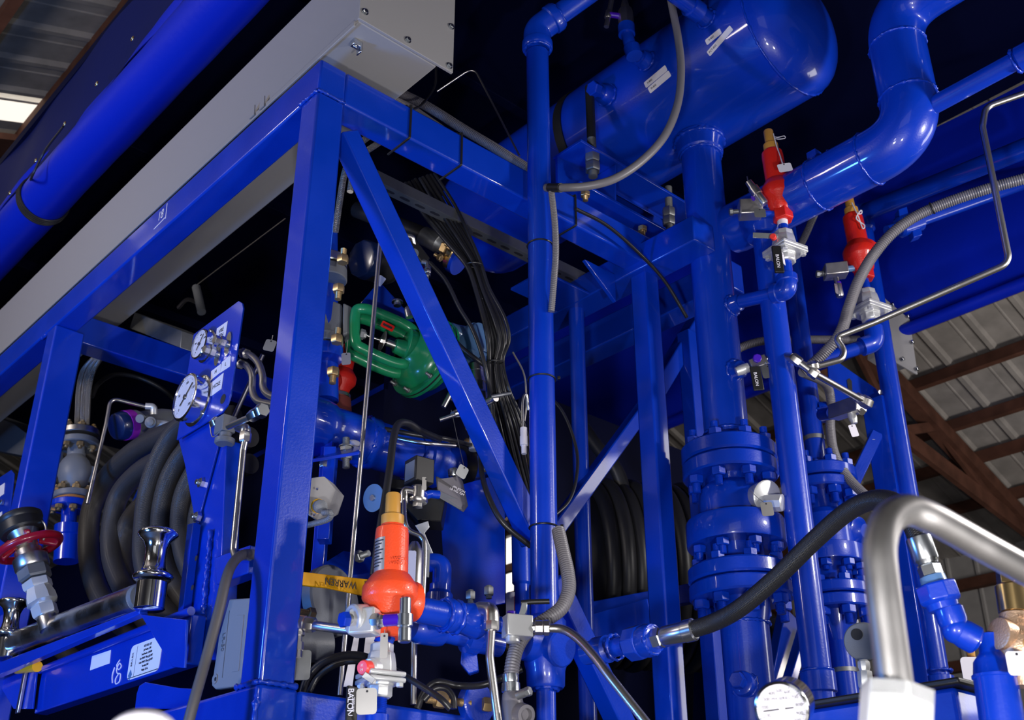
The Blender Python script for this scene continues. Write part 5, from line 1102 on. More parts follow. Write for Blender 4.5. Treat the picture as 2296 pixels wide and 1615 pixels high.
link('stem_boss', MB().lathe(D(884, 775, yG+.06), gd, [(0, .024), (.004, .028), (.045, .034)], 28), GREEN, GA)
link('stem', MB().cyl(D(815, 750, yG+.01), D(866, 768, yG+.05), .005, 14), STEEL, GA); link('stem', MB().cyl(D(866, 768, yG+.05), D(890, 777, yG+.07), .014, 20), STEEL, GA)
link('travel_disc', MB().lathe(D(857, 765, yG+.045), gd, [(0, .040), (.002, .040)], 36), BRUSH, GA); link('stem_nut', MB().hexn(D(851, 763, yG+.04), gd, .012, .012), STEEL, GA)
link('packing_nut', MB().hexn(D(806, 748, yG), gd, .02, .020), GREYC, GA); link('packing_nut', MB().hexn(D(814, 751, yG), gd, .012, .014), GALV, GA)
ca = D(925, 783, yG+.10); dd_ = Vector((.66, .68, -.22)).normalized()
link('casing', MB().lathe(ca-dd_*.03, dd_, [(0, .07), (.02, .085), (.035, .115), (.055, .135), (.075, .142), (.082, .142)], 52, cap=False), GREEN, GA, smooth=60)
cc = ca+dd_*.052; link('rim', MB().lathe(cc, dd_, [(0, .142), (.0, .165), (.012, .166), (.012, .13)], 52), GREEN, GA)
link('gasket', MB().lathe(cc+dd_*.013, dd_, [(0, .165), (.005, .165)], 52), BLACK, GA); link('rim', MB().lathe(cc+dd_*.019, dd_, [(0, .165), (.012, .165), (.02, .14), (.06, .11)], 52), GREEN, GA)
xx, yy, _ = frame_of(dd_)
for i in range(8):
    a = 2*math.pi*(i+.25)/8; p = cc+(xx*math.cos(a)+yy*math.sin(a))*.153; b = MB(); b.hexn(p, -dd_, .008, .010); b.thread(p-dd_*.007, p-dd_*.026, .006); link('rim_bolt', b, GALV, GA)
b = MB(); b.tube(pts([(918, 712, yG+.02), (914, 694, yG+.02), (925, 690, yG+.04)]), .014, 16, path='bend', bend=.012); link('air_elbow', b, STEEL, GA)
rl = plate(MB(), D(869, 732, yG+.015), Vector((.9, .3, -.36)), Z, .050, .026, .002); rlo = link('nameplate', rl, RED, GA)
text('lettering', 'ACTUATOR', D(869, 731, yG+.0105), Vector((.9, .3, -.36)), Z, .0085, BLACK, rlo) if False else link('plate_slot', plate(MB(), D(869, 731.5, yG+.012), Vector((.9, .3, -.36)), Z, .036, .009, .001), INK, rlo)
GV = thing('control_valve', 'grey square valve body with flanges half behind the corner post', 'valve', D(740, 715, yG-.02))
link('body', MB().prism(pts([(725, 665, yG-.05), (766, 682, yG-.02), (764, 742, yG-.02), (735, 755, yG-.05), (715, 745, yG-.06)]), Vector((.01, .10, 0))), GREYC, GV, .006)
link('bonnet', MB().prism(pts([(769, 678, yG-.03), (790, 688, yG), (790, 745, yG), (768, 752, yG-.03)]), Vector((.0, .09, 0))), GREYC, GV, .006)
def stack(parent, x, rows, rpx, y, mlist):
    for (ya, yb), m in zip(rows, mlist):
        b = MB(); plathe(b, (x, yb), (x, ya), y, [(0, rpx-2), (2, rpx), (yb-ya-2, rpx), (yb-ya, rpx-2)], 40); link('flange', b, m, parent)
stack(GV, 733, [(582, 602), (606, 632)], 45, yG-.05, [STEEL, GREYC]); stack(GV, 726, [(758, 778), (782, 808)], 43, yG-.05, [GREYC, BLUE])
for x_, ya, yb in ((760, 640, 660), (768, 590, 576), (748, 826, 846), (755, 770, 756)):
    p = D(x_, ya, yG-.14); bolt(GV, p, -Z if yb > ya else Z, .022, True, GOLDZ, .03, h=.03)
b = MB(); plathe(b, (728, 900), (728, 500), yG+.0, [(0, 30), (400, 30)], 30); link('pipe', b, BLUE, GV)
hanging_tag('valve_tag', 'metal tag wired to the grey control valve', D(780, 762, yG-.15), D(776, 805, yG-.16), XR+Z*.1, Z, .032, .046)
hanging_tag('valve_tag', 'pale metal tag left of the corner post beside the gauge panel', D(612, 752, 3.2), D(605, 775, 3.2), XR-Z*.25, Z+XR*.2, .036, .040)
psv('dim red relief valve on a brown pipe behind the corner post', (790, 740), (757, 900), yG+.12, RED_SHADE, D(720, 850, yG+.02))
PB2 = thing('primed_pipe', 'reddish brown unpainted pipe stub behind the long thin steel tube', 'pipe', D(762, 930, yG+.1))
b = MB(); plathe(b, (765, 960), (760, 886), yG+.12, [(0, 26), (62, 26), (63, 22), (74, 22)], 28); link('pipe', b, REDPRIM, PB2); link('ring', MB().lathe(D(760, 893, yG+.12), Z, [(0, .042), (.012, .042)], 28), STEEL, PB2)
# dark transmitter top
TX = thing('pressure_transmitter', 'dark navy transmitter with scalloped round cover above the green actuator', 'transmitter', D(830, 590, 3.75))
c = D(818, 582, 3.72); d = Vector((-.62, -.75, -.2)).normalized()
link('cover', MB().lathe(c, d, [(-.02, .078), (.0, .080), (.02, .074), (.024, .060), (.025, 0)], 10), DKBLUE, TX, .003)
link('housing', MB().lathe(c-d*.14, d, [(0, .065), (.02, .075), (.12, .075)], 36), BLACK, TX)
link('label', plate(MB(), D(852, 630, 3.72), Vector((1, .3, -.6)), Z, .03, .045, .002), WHITE, TX)
link('bracket', MB().prism(pts([(800, 690, 3.8), (850, 630, 3.75), (905, 690, 3.75), (930, 720, 3.85), (800, 720, 3.85)]), Vector((0, .01, 0))), BLUE, TX, .002)
link('flange_bolt', MB().lathe(D(891, 676, 3.72), -Z, [(0, .022), (.006, .022), (.008, .014), (.02, .014)], 20), ZINC, TX)
MN = thing('valve_manifold', 'dark steel fitting chain right of the transmitter cover', 'pipe fitting', D(930, 565, 3.8))
b = MB().tube(pts([(895, 526, 3.75), (924, 532, 3.76), (928, 550, 3.78)]), .012, 14, path='bend', bend=.012); link('elbow', b, STEEL, MN)
link('block', MB().bar(D(915, 545, 3.78), D(950, 592, 3.82), .05, .05, Z), BLACK, MN, .006); link('stem', MB().lathe(D(929, 568, 3.75), TOCAM, [(0, .018), (.015, .016)], 20), GREYC, MN)
b = MB().tube(pts([(945, 588, 3.8), (960, 590, 3.8), (958, 620, 3.8)]), .013, 14, path='bend', bend=.012); link('outlet_elbow', b, STEEL, MN); link('nut', MB().hexn(D(958, 614, 3.8), Z, .02, .016), STEEL, MN)
link('tube', MB().cyl(D(958, 612, 3.8), D(956, 700, 3.8), .007, 12), STEEL, MN); link('band', MB().lathe(D(948, 606, 3.9), Z-XR*.3, [(0, .03), (.07, .03)], 24), PURPT, MN)
# hose end with gold flange
HE = thing('hose_end', 'black hose with steel ferrule and iridescent gold flange under the strut', 'hose', D(985, 560, 3.95))
link('hose', MB().cyl(D(800, 470, 4.1), D(955, 530, 3.95), .036, 26), RUBBER, HE)
a, c2 = D(948, 527, 3.95), D(1000, 556, 3.93); link('ferrule', MB().lathe(a, c2-a, [(0, .036), (.006, .040), ((c2-a).length*.7, .040), ((c2-a).length*.75, .034), ((c2-a).length, .028)], 28), GALV, HE)
link('nut', MB().hexn(D(994, 553, 3.93), c2-a, .03, .033), GOLDZ, HE)
d = (c2-a).normalized(); link('flange', MB().lathe(D(1012, 576, 3.93), d, [(0, .055), (.02, .055), (.024, .05)], 32), BRASS, HE); link('mating_flange', MB().lathe(D(1018, 580, 3.94), d, [(0, .06), (.03, .06)], 32), BLUE, HE)
for x_, y_ in ((986, 580), (1010, 556)): bolt(HE, D(x_+4, y_, 3.88), -d, .016, True, GOLDZ, .02)
# slotted strut
ts_ = .32; zS = T(834, 400, ts_)[2]; s0, s1 = .40, 1.58
SS = thing('slotted_strut', 'galvanised slotted strut channel running under the top beam', 'strut', F(1, ts_, zS))
link('side', MB().box(F((s0+s1)/2, ts_, zS+.024), ((s1-s0)/2, .0015, .024), ax), GALV, SS)
link('side', MB().box(F((s0+s1)/2, ts_+.048, zS+.024), ((s1-s0)/2, .0015, .024), ax), GALV, SS)
link('base', MB().box(F((s0+s1)/2, ts_+.024, zS), ((s1-s0)/2, .024, .0015), ax), GALV, SS)
k_ = s0+.05
while k_ < s1-.04:
    poly = [F(k_+.016*math.cos(a)+(.009 if math.cos(a) > 0 else -.009), ts_+.024+.0075*math.sin(a), zS-.0018) for a in [2*math.pi*i/16 for i in range(16)]]
    link('slot', MB().prism(poly, Z*.0004), INK, SS); k_ += .075
# black cable bundle
CBT = [(940, 400), (985, 470), (1030, 540), (1062, 592), (1082, 650), (1108, 720), (1118, 770), (1112, 815), (1120, 880), (1140, 960), (1165, 1060), (1195, 1160)]
for i in range(9):
    a_ = i/8-.5; P = []
    for j, (x_, y_) in enumerate(CBT):
        w = 44 if j in (0, 1, 9, 10) else 30 if j in (2, 5, 6, 8) else 18; w = 22 if j in (3, 7) else w
        P.append(D(x_+a_*w*1.5+random.uniform(-2, 2), y_-a_*w*.5, 3.72+.10*abs(j-5)/5+.012*((i*5) % 4)+(0.05 if j > 8 else 0)))
    solo('black_cable', MB().tube(P, .0068 if i % 3 else .0095, 10, 8), CABLE, ['leftmost', 'second', 'third', 'fourth', 'middle', 'sixth', 'seventh', 'eighth', 'rightmost'][i]+' black cable of the bundle hanging beside the slim pipe', 'cable', 'black cable bundle', smooth=80)
for x_, y_, l_ in ((1063, 594, 'upper black cable tie gathering the cable bundle'), (1110, 812, 'lower black cable tie gathering the cable bundle')):
    t = thing('cable_tie', l_, 'cable tie', D(x_, y_, 3.76)); c = D(x_, y_, 3.75)
    vs_ = [c+XR*(.030*math.cos(q))+Vector((0, 1, .2))*(.026*math.sin(q)) for q in [2*math.pi*i/20 for i in range(20)]]
    link('loop', MB().tube(vs_, .0038, 8, 2, closed=True), BLACK, t)
tubething('black_cable', 'single black cable bowing left of the bundle over the slate transmitter', 'cable', [(965, 590, 3.75), (1000, 630, 3.72), (1030, 690, 3.7), (1060, 740, 3.68), (1082, 800, 3.68), (1095, 860, 3.72), (1100, 900, 3.8)], .008, CABLE, 'spline')
tubething('black_cable', 'black cable with orange boot crossing the slate transmitter', 'cable', [(1012, 752, 3.72), (1030, 775, 3.70), (1060, 800, 3.70), (1090, 822, 3.72)], .009, CABLE, 'spline')
tubething('black_cable', 'black cable falling in front of the manifold flange', 'cable', [(1078, 1005, 3.62), (1080, 1060, 3.55), (1098, 1120, 3.5), (1130, 1175, 3.5), (1190, 1225, 3.55)], .0095, CABLE, 'spline')
tubething('black_cable', 'upper black cable lying along the blue manifold', 'cable', [(790, 948, 3.75), (850, 960, 3.72), (930, 975, 3.72), (1000, 985, 3.75), (1060, 1000, 3.9)], .009, CABLE, 'spline')
tubething('black_cable', 'lower braided tube lying along the blue manifold', 'cable', [(830, 965, 3.78), (900, 985, 3.74), (960, 995, 3.72), (1020, 1000, 3.8)], .008, STEEL, 'spline')
# slate blue transmitter
TS = thing('level_transmitter', 'slate blue transmitter head on a stainless valve behind the brace', 'transmitter', D(1070, 770, 3.85))
c = D(1062, 768, 3.86); d = Vector((.75, -.6, .1)).normalized()
link('head', MB().lathe(c-d*.06, d, [(-.02, .045), (0, .062), (.02, .070), (.09, .070), (.095, .062), (.11, .062), (.115, .05)], 28), SLATE, TS, smooth=50)
link('neck', MB().lathe(D(1066, 818, 3.86), D(1060, 770, 3.86)-D(1066, 818, 3.86), [(0, .036), (.01, .042), (.06, .05)], 28), SLATE, TS)
a = D(1040, 752, 3.84); e = D(1008, 735, 3.8); link('gland_boss', MB().lathe(a, e-a, [(-.02, .045), (.01, .035), ((e-a).length*.6, .026), ((e-a).length, .022)], 24), SLATE, TS)
link('cable_gland', MB().lathe(e, e-a, [(0, .019), (.02, .019), (.022, .014)], 14), STEEL, TS); link('cable_boot', MB().cyl(D(1006, 742, 3.77), D(1014, 756, 3.74), .012, 14), ORANGE, TS)
b = MB(); plathe(b, (1070, 860), (1066, 818), 3.86, [(0, 20), (10, 20), (11, 18), (24, 18), (25, 19), (40, 19)], 32); link('process_nut', b, STEEL, TS)
b = MB(); plathe(b, (1076, 925), (1070, 858), 3.86, [(0, 18), (12, 24), (40, 24), (45, 18), (65, 19)], 8); link('valve_body', b, STEEL, TS, .002)
a, e = D(1085, 905, 3.82), D(1112, 893, 3.76); b = MB().lathe(a, e-a, [(0, .018), (.02, .014), ((e-a).length*.7, .016), ((e-a).length, .013)], 20); link('valve_stem', b, STEEL, TS)
link('tee_handle', MB().cyl(D(1102, 890, 3.75), D(1146, 882, 3.75), .007, 14), GALV, TS)
link('tee_handle', MB().cyl(D(1014, 875, 3.78), D(994, 913, 3.78), .010, 16), STEEL, TS); link('valve_stem', MB().cyl(D(1012, 893, 3.8), D(1040, 905, 3.82), .010, 16), STEEL, TS)
link('tee_handle', MB().cyl(D(986, 942, 3.78), D(1022, 930, 3.78), .008, 14), STEEL, TS); link('valve_stem', MB().lathe(D(1015, 930, 3.8), D(1050, 920, 3.85)-D(1015, 930, 3.8), [(0, .012), (.02, .016), (.06, .018)], 16), STEEL, TS)
b = MB(); plathe(b, (1062, 1010), (1066, 920), 3.9, [(0, 11), (90, 11)], 24); link('standpipe', b, PLATED, TS)
DT = thing('drip_tube', 'small steel tube with white connector left of the slim pipe', 'tube', D(1174, 980, 3.75))
link('tube', MB().tube(pts([(1172, 962, 3.75), (1172, 900, 3.75), (1180, 885, 3.76), (1185, 920, 3.78)]), .005, 10, 8), STEEL, DT, smooth=80); b = MB(); plathe(b, (1175, 1018), (1174, 960), 3.75, [(0, 6), (18, 6), (19, 9), (38, 9), (40, 8), (58, 8)], 14); link('connector', b, WHITE, DT)
# braided cables dropping behind the corner
tubething('braided_hose', 'steel braided hose peeking right of the corner post top', 'hose', [(835, 300, 3.5), (800, 330, 3.45), (775, 380, 3.42), (762, 450, 3.42), (752, 520, 3.45)], .012, BRAID, 'spline', seg=16)
tubething('braided_hose', 'dim braided hose curling under the top beam corner', 'hose', [(850, 320, 3.55), (815, 345, 3.5), (795, 370, 3.5), (785, 430, 3.5)], .012, BRAID, 'spline', seg=16)
# rear hose reel seen right of the slim pipe
RR = thing('hose_reel', 'rear reel of thick black hose coiled in the shadow behind the post', 'hose reel', D(1420, 1280, 5.1))
cr = D(1440, 1290, 5.45); ra = Vector((.95, .15, 0)).normalized()
for i in range(9):
    link('hose_coil', MB().torus(cr+ra*(i-4)*.066, ra+Vector((0, .04, .05)), .42+.012*(i % 2), .036, 72, 14), HOSE if False else RUBBER, RR, smooth=80)
link('drum', MB().lathe(cr-ra*.34, ra, [(0, .39), (.68, .39)], 40), RUBBER, RR)
b = MB(); link('frame_bar', MB().bar(D(1300, 1378, 4.9), D(1560, 1330, 4.75), .05, .08, Vector((0, 1, 0))), BLUE, RR, .004)
link('frame_bar', MB().bar(D(1335, 1425, 4.7), D(1465, 1390, 4.6), .05, .17, Vector((0, 1, 0))), BLUE, RR, .004)
tubething('rubber_hose', 'thick black hose leaving the rear reel upward', 'hose', [(1400, 1100, 5.2), (1380, 1050, 5.2), (1345, 1010, 5.25), (1310, 960, 5.3)], .034, RUBBER, 'spline')
sQ, tQ = st(D(1298, 900, 4.35))[:2]
P4 = solo('vertical_pipe', MB().cyl(F(sQ, tQ, .8), F(sQ, tQ, 3.06), .034, 30), BLUE, 'dark blue thin vertical pipe between the slim pipe and the far post', 'pipe')
sQ, tQ = st(D(1549, 850, 4.65))[:2]
solo('rear_post', MB().box(F(sQ, tQ, 1.95), (.035, .035, 1.15), ax), BLUE, 'blue square post hidden behind the thick tank pipe', 'post', bevel=.004)

RKB = thing('rear_backdrop', 'dark blue backdrop panel added behind light edged braces low behind the tall pipes', 'cabinet', T(1745, 1500, 1.0))  # dark panel added to cover the lighter hall wall behind the braces
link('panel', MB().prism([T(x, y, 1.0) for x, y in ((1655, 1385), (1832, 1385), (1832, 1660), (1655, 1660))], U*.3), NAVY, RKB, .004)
link('brace', MB().bar(T(1722, 1640, .9), T(1772, 1385, .9), .16, .06, V), BLUE, RKB, .005); link('brace', MB().bar(T(1757, 1570, .8), T(1806, 1405, .8), .05, .06, V), BLUE, RKB, .005)
link('ledge', MB().box(T(1690, 1590, .7), (.22, .08, .14), ax), BLUE, RKB, .006)
# ================================================================ left bay: gauge panel, hose reel, rollers
def sp(l, s): return [S(x, y, s) for x, y in l]
NV_ = -V
GPN = thing('gauge_panel', 'blue sheet metal gauge panel with two dials and white labels', 'panel', S(470, 830, .08))
link('sheet', MB().prism(sp([(396, 987), (498, 925), (510, 908), (517, 885), (545, 692), (543, 680), (535, 675), (434, 750)], .08), V*.006), BLUE, GPN, .001)
link('angle_bracket', MB().prism(sp([(400, 985), (500, 924), (500, 960), (440, 1183), (414, 1040)], .10), V*.006), BLUE, GPN, .001)
link('oval_hole', MB().lathe(S(500, 895, .0795), NV_, [(0, .018), (.0006, .018)], 24), INK, GPN)
for poly, tx, sz in (([(487, 737), (511, 720), (505, 760), (481, 773)], 'VBE\nVEN', .022), ([(474, 833), (496, 816), (495, 835), (473, 853)], 'H', .02), ([(498, 812), (518, 798), (516, 822), (495, 836)], 'L', .02), ([(475, 858), (502, 836), (497, 872), (471, 891)], 'HOSE', .022)):
    P = sp(poly, .079); lb = link('label_plate', MB().prism(P, NV_*.0012), WHITE, GPN); c = sum(P, Vector())/4
    text('lettering', tx, c+NV_*.0016, -U, Z, sz, INK, lb, sx=1.0)
def dial(label, x, y, s0, rpx, depth, labels, needle):
    c = S(x, y, s0); R = mm(c, rpx); t = thing('pressure_gauge', label, 'gauge', c)
    link('rear_flange', MB().lathe(c, NV_, [(0, R*1.06), (.006, R*1.08), (.008, R*.98)], 48), CHROME, t)
    link('case', MB().lathe(c, NV_, [(.006, R*.96), (depth-.012, R*.95), (depth-.01, R*1.0), (depth, R), (depth+.003, R*.95), (depth+.003, R*.90), (depth-.004, R*.88)], 48), CHROME, t)
    dl = link('dial', MB().lathe(c+NV_*(depth-.0035), NV_, [(0, R*.88), (.001, R*.88)], 48), WHITE, t)
    link('crystal', MB().lathe(c+NV_*(depth+.0055), NV_, [(0, R*.88), (.001, R*.86)], 40), GLASS, t)
    q = c+NV_*(depth-.0055); dialmarks(dl, q, NV_, -U, Z, R, labels, 225, -45, 40, R*.16)
    a = math.radians(needle); d = -U*math.cos(a)+Z*math.sin(a)
    link('pointer', MB().bar(q-d*R*.45+NV_*.006, q+d*R*.7+NV_*.006, R*.06, .0012, NV_.cross(d)), INK, t); link('hub', MB().lathe(q+NV_*.004, NV_, [(0, R*.12), (.005, R*.1)], 20), CHROME, t)
    for a in (70, 190, 310):
        e = -U*math.cos(math.radians(a))+Z*math.sin(math.radians(a)); link('flange_screw', MB().lathe(c+e*R*1.0+NV_*.006, NV_, [(0, .009), (.006, .006)], 14), ZINC, t)
    return t
dial('smaller upper dial gauge on the blue gauge panel', 466, 778, .079, 36, .035, ['0', '200', '400', '600', '800'], 50)
dial('larger lower dial gauge on the blue gauge panel', 446, 900, .079, 56, .055, ['0', '50', '100', '150', '200'], 40)
for x, y, lb in ((506, 772, 'upper steel bulkhead fitting on the gauge panel'), (483, 794, 'lower steel bulkhead fitting on the gauge panel')):
    c = S(x+6, y, .079); t = thing('bulkhead_fitting', lb, 'pipe fitting', c, 'bulkhead fittings on the gauge panel')
    P = [c+(-U)*(.022*math.cos(a))+Z*(.048*math.sin(a))*(1 if abs(math.sin(a)) < .8 else 1) for a in [2*math.pi*i/20 for i in range(20)]]
    link('mount_plate', MB().prism(P, NV_*.003), ZINC, t); b = MB().lathe(c+NV_*.003, NV_, [(0, .014), (.012, .014)], 18); b.hexn(c+NV_*.014, NV_, .022, .021); link('nut', b, STEEL, t); link('cap', MB().hexn(c+NV_*.036, NV_, .02, .017), STEEL, t)
tubething('steel_tube', 'upper S shaped stainless tube leaving the gauge panel', 'tube', [S(x, y, .12) for x, y in ((540, 790), (562, 797), (580, 816), (589, 845), (590, 868), (602, 885), (640, 900))], .0125, STEEL, 'spline')
tubething('steel_tube', 'lower S shaped stainless tube leaving the gauge panel', 'tube', [S(x, y, .12) for x, y in ((530, 813), (552, 820), (565, 842), (566, 878), (578, 899), (606, 907), (640, 915))], .0125, STEEL, 'spline')
for x, y, g in ((545, 792, 'steel nut on the upper S shaped tube'), (532, 815, 'steel nut on the lower S shaped tube')):
    solo('tube_nut', MB().hexn(S(x, y, .12), S(x+14, y+3, .12)-S(x, y, .12), .03, .020), STEEL, g, 'nut')
tubething('steel_tube', 'thin stainless tube slanting down behind the gauge panel', 'tube', [S(590, 795, .22), S(518, 950, .22)], .0085, STEEL, 'line')
T6 = thing('steel_tube', 'stainless tube with large nut pointing at the corner post', 'tube', S(540, 945, .02))
link('tube', MB().cyl(S(512, 957, .02), S(565, 934, .02), .0105, 18), STEEL, T6)
p = S(562, 935, .02); d = S(604, 912, .02)-p; b = MB(); b.hexn(p, d, .045, .020); b.lathe(p+d.normalized()*.045, d, [(0, .014), (.006, .014)], 16); b.hexn(p+d.normalized()*.05, d, .03, .024); link('nut', b, ZINC, T6)
T7 = thing('steel_tube', 'upright stainless tube with elbow below the gauge panel', 'tube', S(540, 1080, .04))
link('tube', MB().tube(sp([(549, 990), (545, 1010), (523, 1235), (528, 1250), (560, 1250)], .04), .0105, 16, 8, 'bend', .02), STEEL, T7, smooth=80)
p = S(549, 992, .04); link('nut', MB().hexn(p, Z, .035, .019), STEEL, T7); b = MB(); b.tube(sp([(549, 975), (551, 962), (536, 958)], .05), .017, 16, path='bend', bend=.02); link('elbow', b, STEEL, T7)
MG = thing('bleed_valve', 'small round capped valve hanging under the gauge panel', 'valve', S(506, 970, .10))
b = MB(); p = S(506, 972, .1); b.lathe(p, -Z, [(0, .02), (.02, .02), (.022, .034), (.036, .034), (.04, .03)], 24); link('cap', b, GREYC, MG); link('block', MB().box(S(505, 955, .1), (.025, .03, .03), ax), GREYC, MG, .003); b = MB().hexn(S(488, 945, .09), U, .03, .020); link('side_nut', b, STEEL, MG)
link('wire_hook', MB().tube(sp([(470, 945), (472, 962), (478, 980), (500, 962)], .08), .0022, 6), WIRE, MG)
# reel column and roller frame
RC = thing('hose_reel', 'front hose reel of thick black hose in its blue frame', 'hose reel', S(350, 1250, .2))
link('column', MB().prism(sp([(440, 1000), (508, 985), (488, 1480), (412, 1480), (418, 1380), (440, 1183)], .11), V*.06), BLUE, RC, .004)
link('column_flange', MB().prism(sp([(438, 1180), (452, 1176), (428, 1380), (424, 1480), (412, 1480), (417, 1380)], .105), V*-.03), BLUE, RC, .003)
for y in (1085, 1161): p = S(458 if y < 1100 else 449, y, .105); bolt(RC, p, NV_, .018, True, ZINC, .012)
for y in (1252, 1318): link('bolt_hole', MB().lathe(S(440-(y-1252)*.13, y, .0745), NV_, [(0, .009), (.0006, .009)], 16), INK, RC)
link('weld_bead', MB().tube(sp([(472, 1190), (455, 1380)], .10), .008, 8, path='line', rf=lambda L, i: .008*(1+.5*random.uniform(-1, 1)), step=.008), BLUE, RC, smooth=180)
link('bracket', MB().prism(sp([(481, 1250), (560, 1222), (556, 1285), (485, 1312)], .05), V*.05), BLUE, RC, .004)
HA = (([(520, 935), (430, 955), (350, 985), (290, 1022), (238, 1075), (206, 1140), (198, 1215), (206, 1285), (232, 1350), (280, 1405), (340, 1440)], .36), ([(480, 1000), (390, 1020), (318, 1055), (268, 1110), (250, 1180), (252, 1255), (280, 1325), (330, 1390), (400, 1440)], .33),
      ([(440, 1080), (350, 1110), (290, 1170), (275, 1240), (290, 1310), (340, 1380)], .38),
      ([(470, 920), (400, 960), (358, 1025), (332, 1100), (322, 1180), (322, 1260), (350, 1340), (420, 1420)], .18), ([(520, 955), (430, 1000), (385, 1060), (364, 1130), (360, 1200), (378, 1280), (420, 1355), (480, 1410)], .22), ([(560, 980), (470, 1020), (420, 1090), (404, 1160), (412, 1240), (445, 1320), (500, 1390)], .26), ([(560, 1040), (480, 1080), (446, 1150), (445, 1230), (480, 1310)], .30))
for l, s_ in HA:
    P = sp(l, s_); link('hose_coil', MB().tube(P, mm(P[len(P)//2], 22.5), 26, 14), HOSE, RC, smooth=80)
for l, s_ in (([(255, 1385), (290, 1425), (330, 1470)], .30), ([(120, 1440), (160, 1475), (200, 1510)], .42)):
    P = sp(l, s_); link('hose_coil', MB().tube(P, mm(P[0], 20), 22, 10), HOSE, RC, smooth=80)
dc = S(350, 1190, .60); link('reel_disc', MB().lathe(dc, V, [(0, .40), (.004, .405), (.012, .40)], 64), BLUE, RC)
bz0, bz1 = S(300, 1527, .05)[2], S(300, 1428, .05)[2]; bt0, bt1 = st(S(418, 1480, .05))[1], st(S(84, 1560, .05))[1]
link('name_beam', MB().box(F(.075, (bt0+bt1)/2, (bz0+bz1)/2), (.025, (bt1-bt0)/2, (bz1-bz0)/2), ax), BLUE, RC, .004)
link('beam_lip', MB().cyl(F(.045, bt0, bz1+.008), F(.045, bt1, bz1+.008), .014, 18), BLUE, RC)
link('end_plate', MB().prism(sp([(0, 1500), (82, 1500), (72, 1590), (30, 1590), (0, 1540)], .03), V*.008), BLUE, RC, .002); link('slot_bar', MB().box(S(50, 1545, .02), (.006, .012, .09), ax), STEEL, RC, .002)
IDP = thing('identification_plate', 'white printed reel identification plate on the blue beam', 'label', S(325, 1475, .048))
P = sp([(300, 1441), (352, 1425), (366, 1470), (357, 1505), (286, 1522)], .0495); cI = S(330, 1474, .0485)
hI = (S(300, 1441, .05)-S(287, 1519, .05)).length; wI = (S(287, 1519, .05)-S(358, 1504, .05)).length
link('plate', plate(MB(), S(325, 1476, .0495), -U, Z, wI, hI, .0012), WHITE, IDP)
for k_, s_ in enumerate(('HOSE REEL ASSY', 'Job Number: 2504', 'Serial Number: 12304210', 'Inlet MAWP: 740 psig @ 100°F', 'Outlet MAWP: 250 psig @ 100°F', 'Year Built: 2023', 'Weight: 725 lbs')):
    text('lettering', s_, S(325, 1476, .0495)+NV_*.0016-U*.012+Z*(hI*(.36-.115*k_)), -U, Z, hI*(.088 if k_ else .095), INK, IDP, sx=.72)
text('lettering', 'BRILEX', S(325, 1476, .0495)+NV_*.0016+U*wI*.40+Z*hI*.08, Z, U, hI*.13, INK, IDP)
link('logo_diamond', MB().prism([S(325, 1476, .0495)+NV_*.0014+U*wI*.40-Z*hI*.36+q for q in (U*.014, Z*.018, -U*.014, -Z*.018)], NV_*.0005), SLATE, IDP)
link('border_line', MB().bar(S(325, 1476, .0495)+NV_*.0014-Z*hI*.45+U*wI*.47, S(325, 1476, .0495)+NV_*.0014-Z*hI*.45-U*wI*.47, .0025, .0006, Z), INK, IDP)
link('border_line', MB().bar(S(325, 1476, .0495)+NV_*.0014-Z*hI*.45+U*wI*.28, S(325, 1476, .0495)+NV_*.0014+Z*hI*.45+U*wI*.28, .0015, .0006, U), INK, IDP)
solo('small_label', MB().prism(sp([(207, 1472), (249, 1458), (246, 1488), (202, 1504)], .0495), NV_*.001), WHITE, 'small worn white sticker left of the identification plate', 'label')
WM = thing('chalk_mark', 'hand drawn white number eighteen on the blue beam', 'marking', S(262, 1508, .049))
link('stroke', MB().tube(sp([(257, 1497), (252, 1515), (252, 1532)], .0492), .0022, 6), WHITE, WM)
link('stroke', MB().tube(sp([(269, 1480), (262, 1492), (266, 1502), (272, 1494), (268, 1488), (262, 1500), (263, 1510), (270, 1512), (268, 1528), (260, 1534), (259, 1524), (266, 1511)], .0492), .0022, 6), WHITE, WM)
YH = thing('yellow_lever', 'short yellow lever end poking out at the far left', 'lever', S(58, 1498, .02))
link('grip', MB().tube(sp([(84, 1495), (62, 1497), (40, 1500)], .015), .020, 16, 6), YELLOW, YH)
